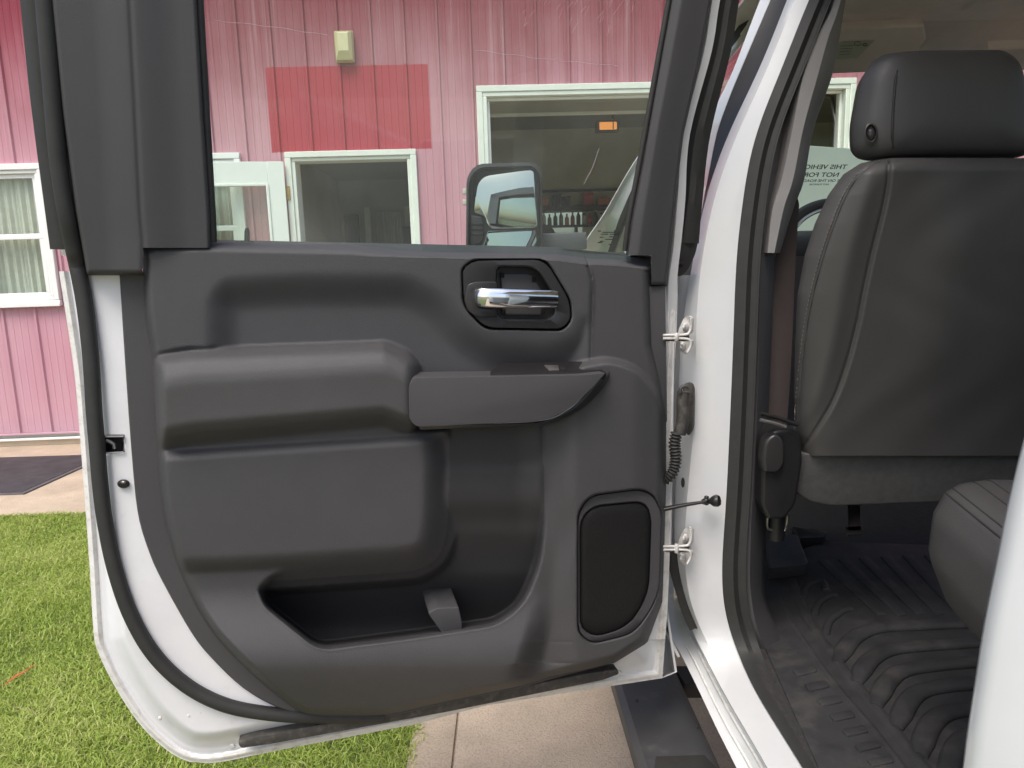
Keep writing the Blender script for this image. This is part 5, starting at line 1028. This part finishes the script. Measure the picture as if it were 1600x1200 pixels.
belt = loft('seat_belt', [Y(*crv([(1246, 310), (1220, 360), (1206, 420), (1204, 520), (1197, 660)], 6).T, 1.50), Y(*crv([(1248, 320), (1243, 400), (1240, 460), (1236, 560), (1229, 665)], 6).T, 1.515)], M['belt'], truck, .002)
loft('belt_edge', [Y(*crv([(1243, 400), (1240, 460), (1236, 560), (1229, 665)], 6).T, 1.518), Y(*crv([(1262, 400), (1252, 460), (1244, 560), (1240, 665)], 6).T, 1.58)], M['belt'], belt, .002)

# ---- dashboard, steering wheel, visors, placard
dash = box('dashboard', (.40, 2.55, .95), (2.26, 2.98, 1.50), M['trim'], truck, .06, 4); box('instrument_hood', (.72, 2.45, 1.44), (1.14, 2.80, 1.56), M['trim'], dash, .04, 3)
sc_ = np.array([1.02, 2.28, 1.47]); ax = np.array([0, -.90, .42]); ax /= np.linalg.norm(ax); e1_ = np.array([1., 0, 0]); e2_ = np.cross(ax, e1_)*-1
if e2_[2] < 0: e2_ = -e2_
th = np.linspace(0, 2*math.pi, 73)
def srow(rr, r, off, n=14):
    rows = []
    for a in th[:-1]:
        d_ = e1_*math.cos(a)+e2_*math.sin(a); rows.append(np.array([sc_+ax*off+d_*rr+r*(d_*math.cos(b)+ax*math.sin(b)) for b in np.linspace(0, 2*math.pi, n, endpoint=False)]))
    return rows
def torus(name, rr, r, off, mat, parent):
    rows = srow(rr, r, off); N = len(rows[0]); k = len(rows); Vv = np.vstack(rows)
    Ff = [(i*N+j, i*N+(j+1) % N, ((i+1) % k)*N+(j+1) % N, ((i+1) % k)*N+j) for i in range(k) for j in range(N)]
    return mesh(name, Vv, Ff, mat, parent, True, 0)
swh = torus('steering_wheel', .185, .017, 0, M['leather'], truck); torus('rim_trim', .165, .006, .006, M['chrome'], swh)
pillow('wheel_hub', np.array([sc_-ax*.02+(e1_*math.cos(a)+e2_*math.sin(a))*.075 for a in th[:-1]]), ax, .03, M['black'], swh, 6, .04)
for a in (0, math.pi, -math.pi/2): d_ = e1_*math.cos(a)+e2_*math.sin(a); tube('spoke', np.array([sc_-ax*.01+d_*k for k in (.06, .11, .175)]), .014, M['chrome' if a != -math.pi/2 else 'black'], swh, 8, flat=.5, fdir=ax)
tube('column', np.array([sc_-ax*.03, sc_-ax*.35]), .04, M['black'], swh, 12)
def visor(pts, lab_pts, tri=False):
    P_ = np.array([Y(u, v, y) for u, v, y in pts]); n = np.cross(P_[1]-P_[0], P_[2]-P_[0]); n /= np.linalg.norm(n); n = n if n[1] < 0 else -n
    vz = slab('sun_visor', P_, n, .025, M['headliner'], truck, .008, 3)
    c0_ = P_[0]; L_ = np.array([on(u, v, c0_, n, .0015) for u, v in lab_pts]); slab('warning_label', L_, n, .001, M['label'], vz, 0)
    return vz, c0_, n
slab('windshield_header', np.array([(.58, 2.08, 2.085), (2.08, 2.08, 2.085), (2.06, 2.27, 2.035), (.60, 2.27, 2.035)]), (0, -.25, -.97), .03, M['headliner'], roof, .008)
vz, c0_, nv = visor([(1270, 48, 2.02), (1444, 40, 2.02), (1448, 62, 2.06), (1412, 112, 2.16), (1270, 118, 2.16)], [(1309, 66), (1367, 63), (1340, 90.5), (1302, 93)])
for (u, v, wl) in ((1340, 68, 9), (1352, 70, 6)): tube('label_symbol', np.array([on(u+wl*.6*math.cos(a), v+wl*.35*math.sin(a), c0_, nv, .002) for a in np.linspace(0, 5.6, 14)]), .0007, M['ink'], vz, 5)
for k in range(4): tube('label_line', np.array([on(u, v, c0_, nv, .002) for u, v in ((1312, 72+4.4*k), (1334-2*k, 71+4.4*k))]), .0005, M['ink'], vz, 4)
vz2, c2_, n2_ = visor([(1545, 78, 2.05), (1760, 70, 2.05), (1740, 92, 2.12), (1590, 112, 2.16), (1545, 116, 2.16)], [(1572, 88), (1601, 87), (1586, 99), (1572, 100)])
# placard in the windshield, printed to be read from outside
wsP, wsN = np.array([1.33, 3.0, 1.475]), np.cross(np.array([1., 0, 0]), np.array([0, -.80, .66])); wsN /= np.linalg.norm(wsN)
if wsN[1] > 0: wsN = -wsN
pc = [on(u, v, wsP, wsN, .02) for u, v in ((1238, 226), (1338, 233), (1420, 245), (1400, 420), (1225, 420))]
pcd = slab('windshield_placard', np.array(pc), wsN, .001, M['paper'], ws_, 0)
px0 = on(1322, 264, wsP, wsN, .023); exx = np.array([-.995, 0, .06]); exx -= wsN*exx.dot(wsN); exx /= np.linalg.norm(exx); eyy = np.cross(wsN, exx); eyy /= np.linalg.norm(eyy)
if eyy[2] < 0: eyy = -eyy
def words(txt, size, dx, dy, par):
    cu = bpy.data.curves.new('lettering', 'FONT'); cu.body = txt; cu.size = size; cu.extrude = 0; cu.shear = .12; cu.offset = size*.02
    to = bpy.data.objects.new('lettering', cu); S.collection.objects.link(to); dg = bpy.context.evaluated_depsgraph_get(); me = bpy.data.meshes.new_from_object(to.evaluated_get(dg))
    Vv = np.array([v.co[:] for v in me.vertices]); Ff = [tuple(p.vertices) for p in me.polygons]; bpy.data.objects.remove(to); bpy.data.meshes.remove(me)
    W_ = px0+exx*(Vv[:, :1]+dx)+eyy*(Vv[:, 1:2]+dy); o = mesh('lettering', W_, Ff, M['ink'], par, False, 0); return o
words('THIS VEHICLE', .0285, .0, 0, pcd); words('NOT FOR', .0285, .012, -.036, pcd); words('USE ON THE ROAD FOR', .017, -.02, -.060, pcd); words('ANY PURPOSE', .011, .03, -.076, pcd)
# glass marking etched on the door glass
gm = lambda u, v: DU(u, v, -.0015)
for v, a, b in ((361, 934, 939), (363, 941, 968), (366, 939, 950), (366, 953, 967), (370, 952, 958), (374, 946, 960), (382, 951, 957), (371, 937, 943), (377, 937, 943), (379, 934, 941)):
    slab('glass_marking', np.array([gm(a, v-.8), gm(b, v-.8), gm(b, v+.8), gm(a, v+.8)]), DUN, .0005, M['ink'], door, 0)
loop_loft('glass_marking', [np.array([gm(963+s*a, 363+s*b) for a, b in ((-1, -1), (1, -1), (1, 1), (-1, 1))]) for s in (3.6, 1.6)], M['ink'], door)
# scratches in the door glass
sc_m = pbr('pale_scratch', (.50, .42, .44), .8)
gs = lambda u, v: DU(u, v, .0002)
tube('scratch', np.array([gs(u, v+.8*math.sin(u*.11)) for u, v in resamp([(318, 30), (420, 41), (512, 55)], 30)]), .0003, sc_m, door, 4)
tube('scratch', np.array([gs(u, v+.8*math.sin(u*.13)) for u, v in resamp([(742, 78), (850, 92), (965, 103)], 30)]), .0003, sc_m, door, 4)
tube('scratch', np.array([gs(u, v) for u, v in resamp([(936, 232), (926, 262), (912, 288)], 8)]), .00035, sc_m, door, 4)
for k in range(26):
    u = 800+210*random.random()**.7; v = -5+46*random.random(); l = 5+14*random.random(); a = random.gauss(.45, .18)
    tube('scratch', np.array([gs(u, v), gs(u-l*.5*math.sin(a), v+l*.5*math.cos(a)), gs(u-l*math.sin(a), v+l*math.cos(a))]), .0002, sc_m, door, 3)
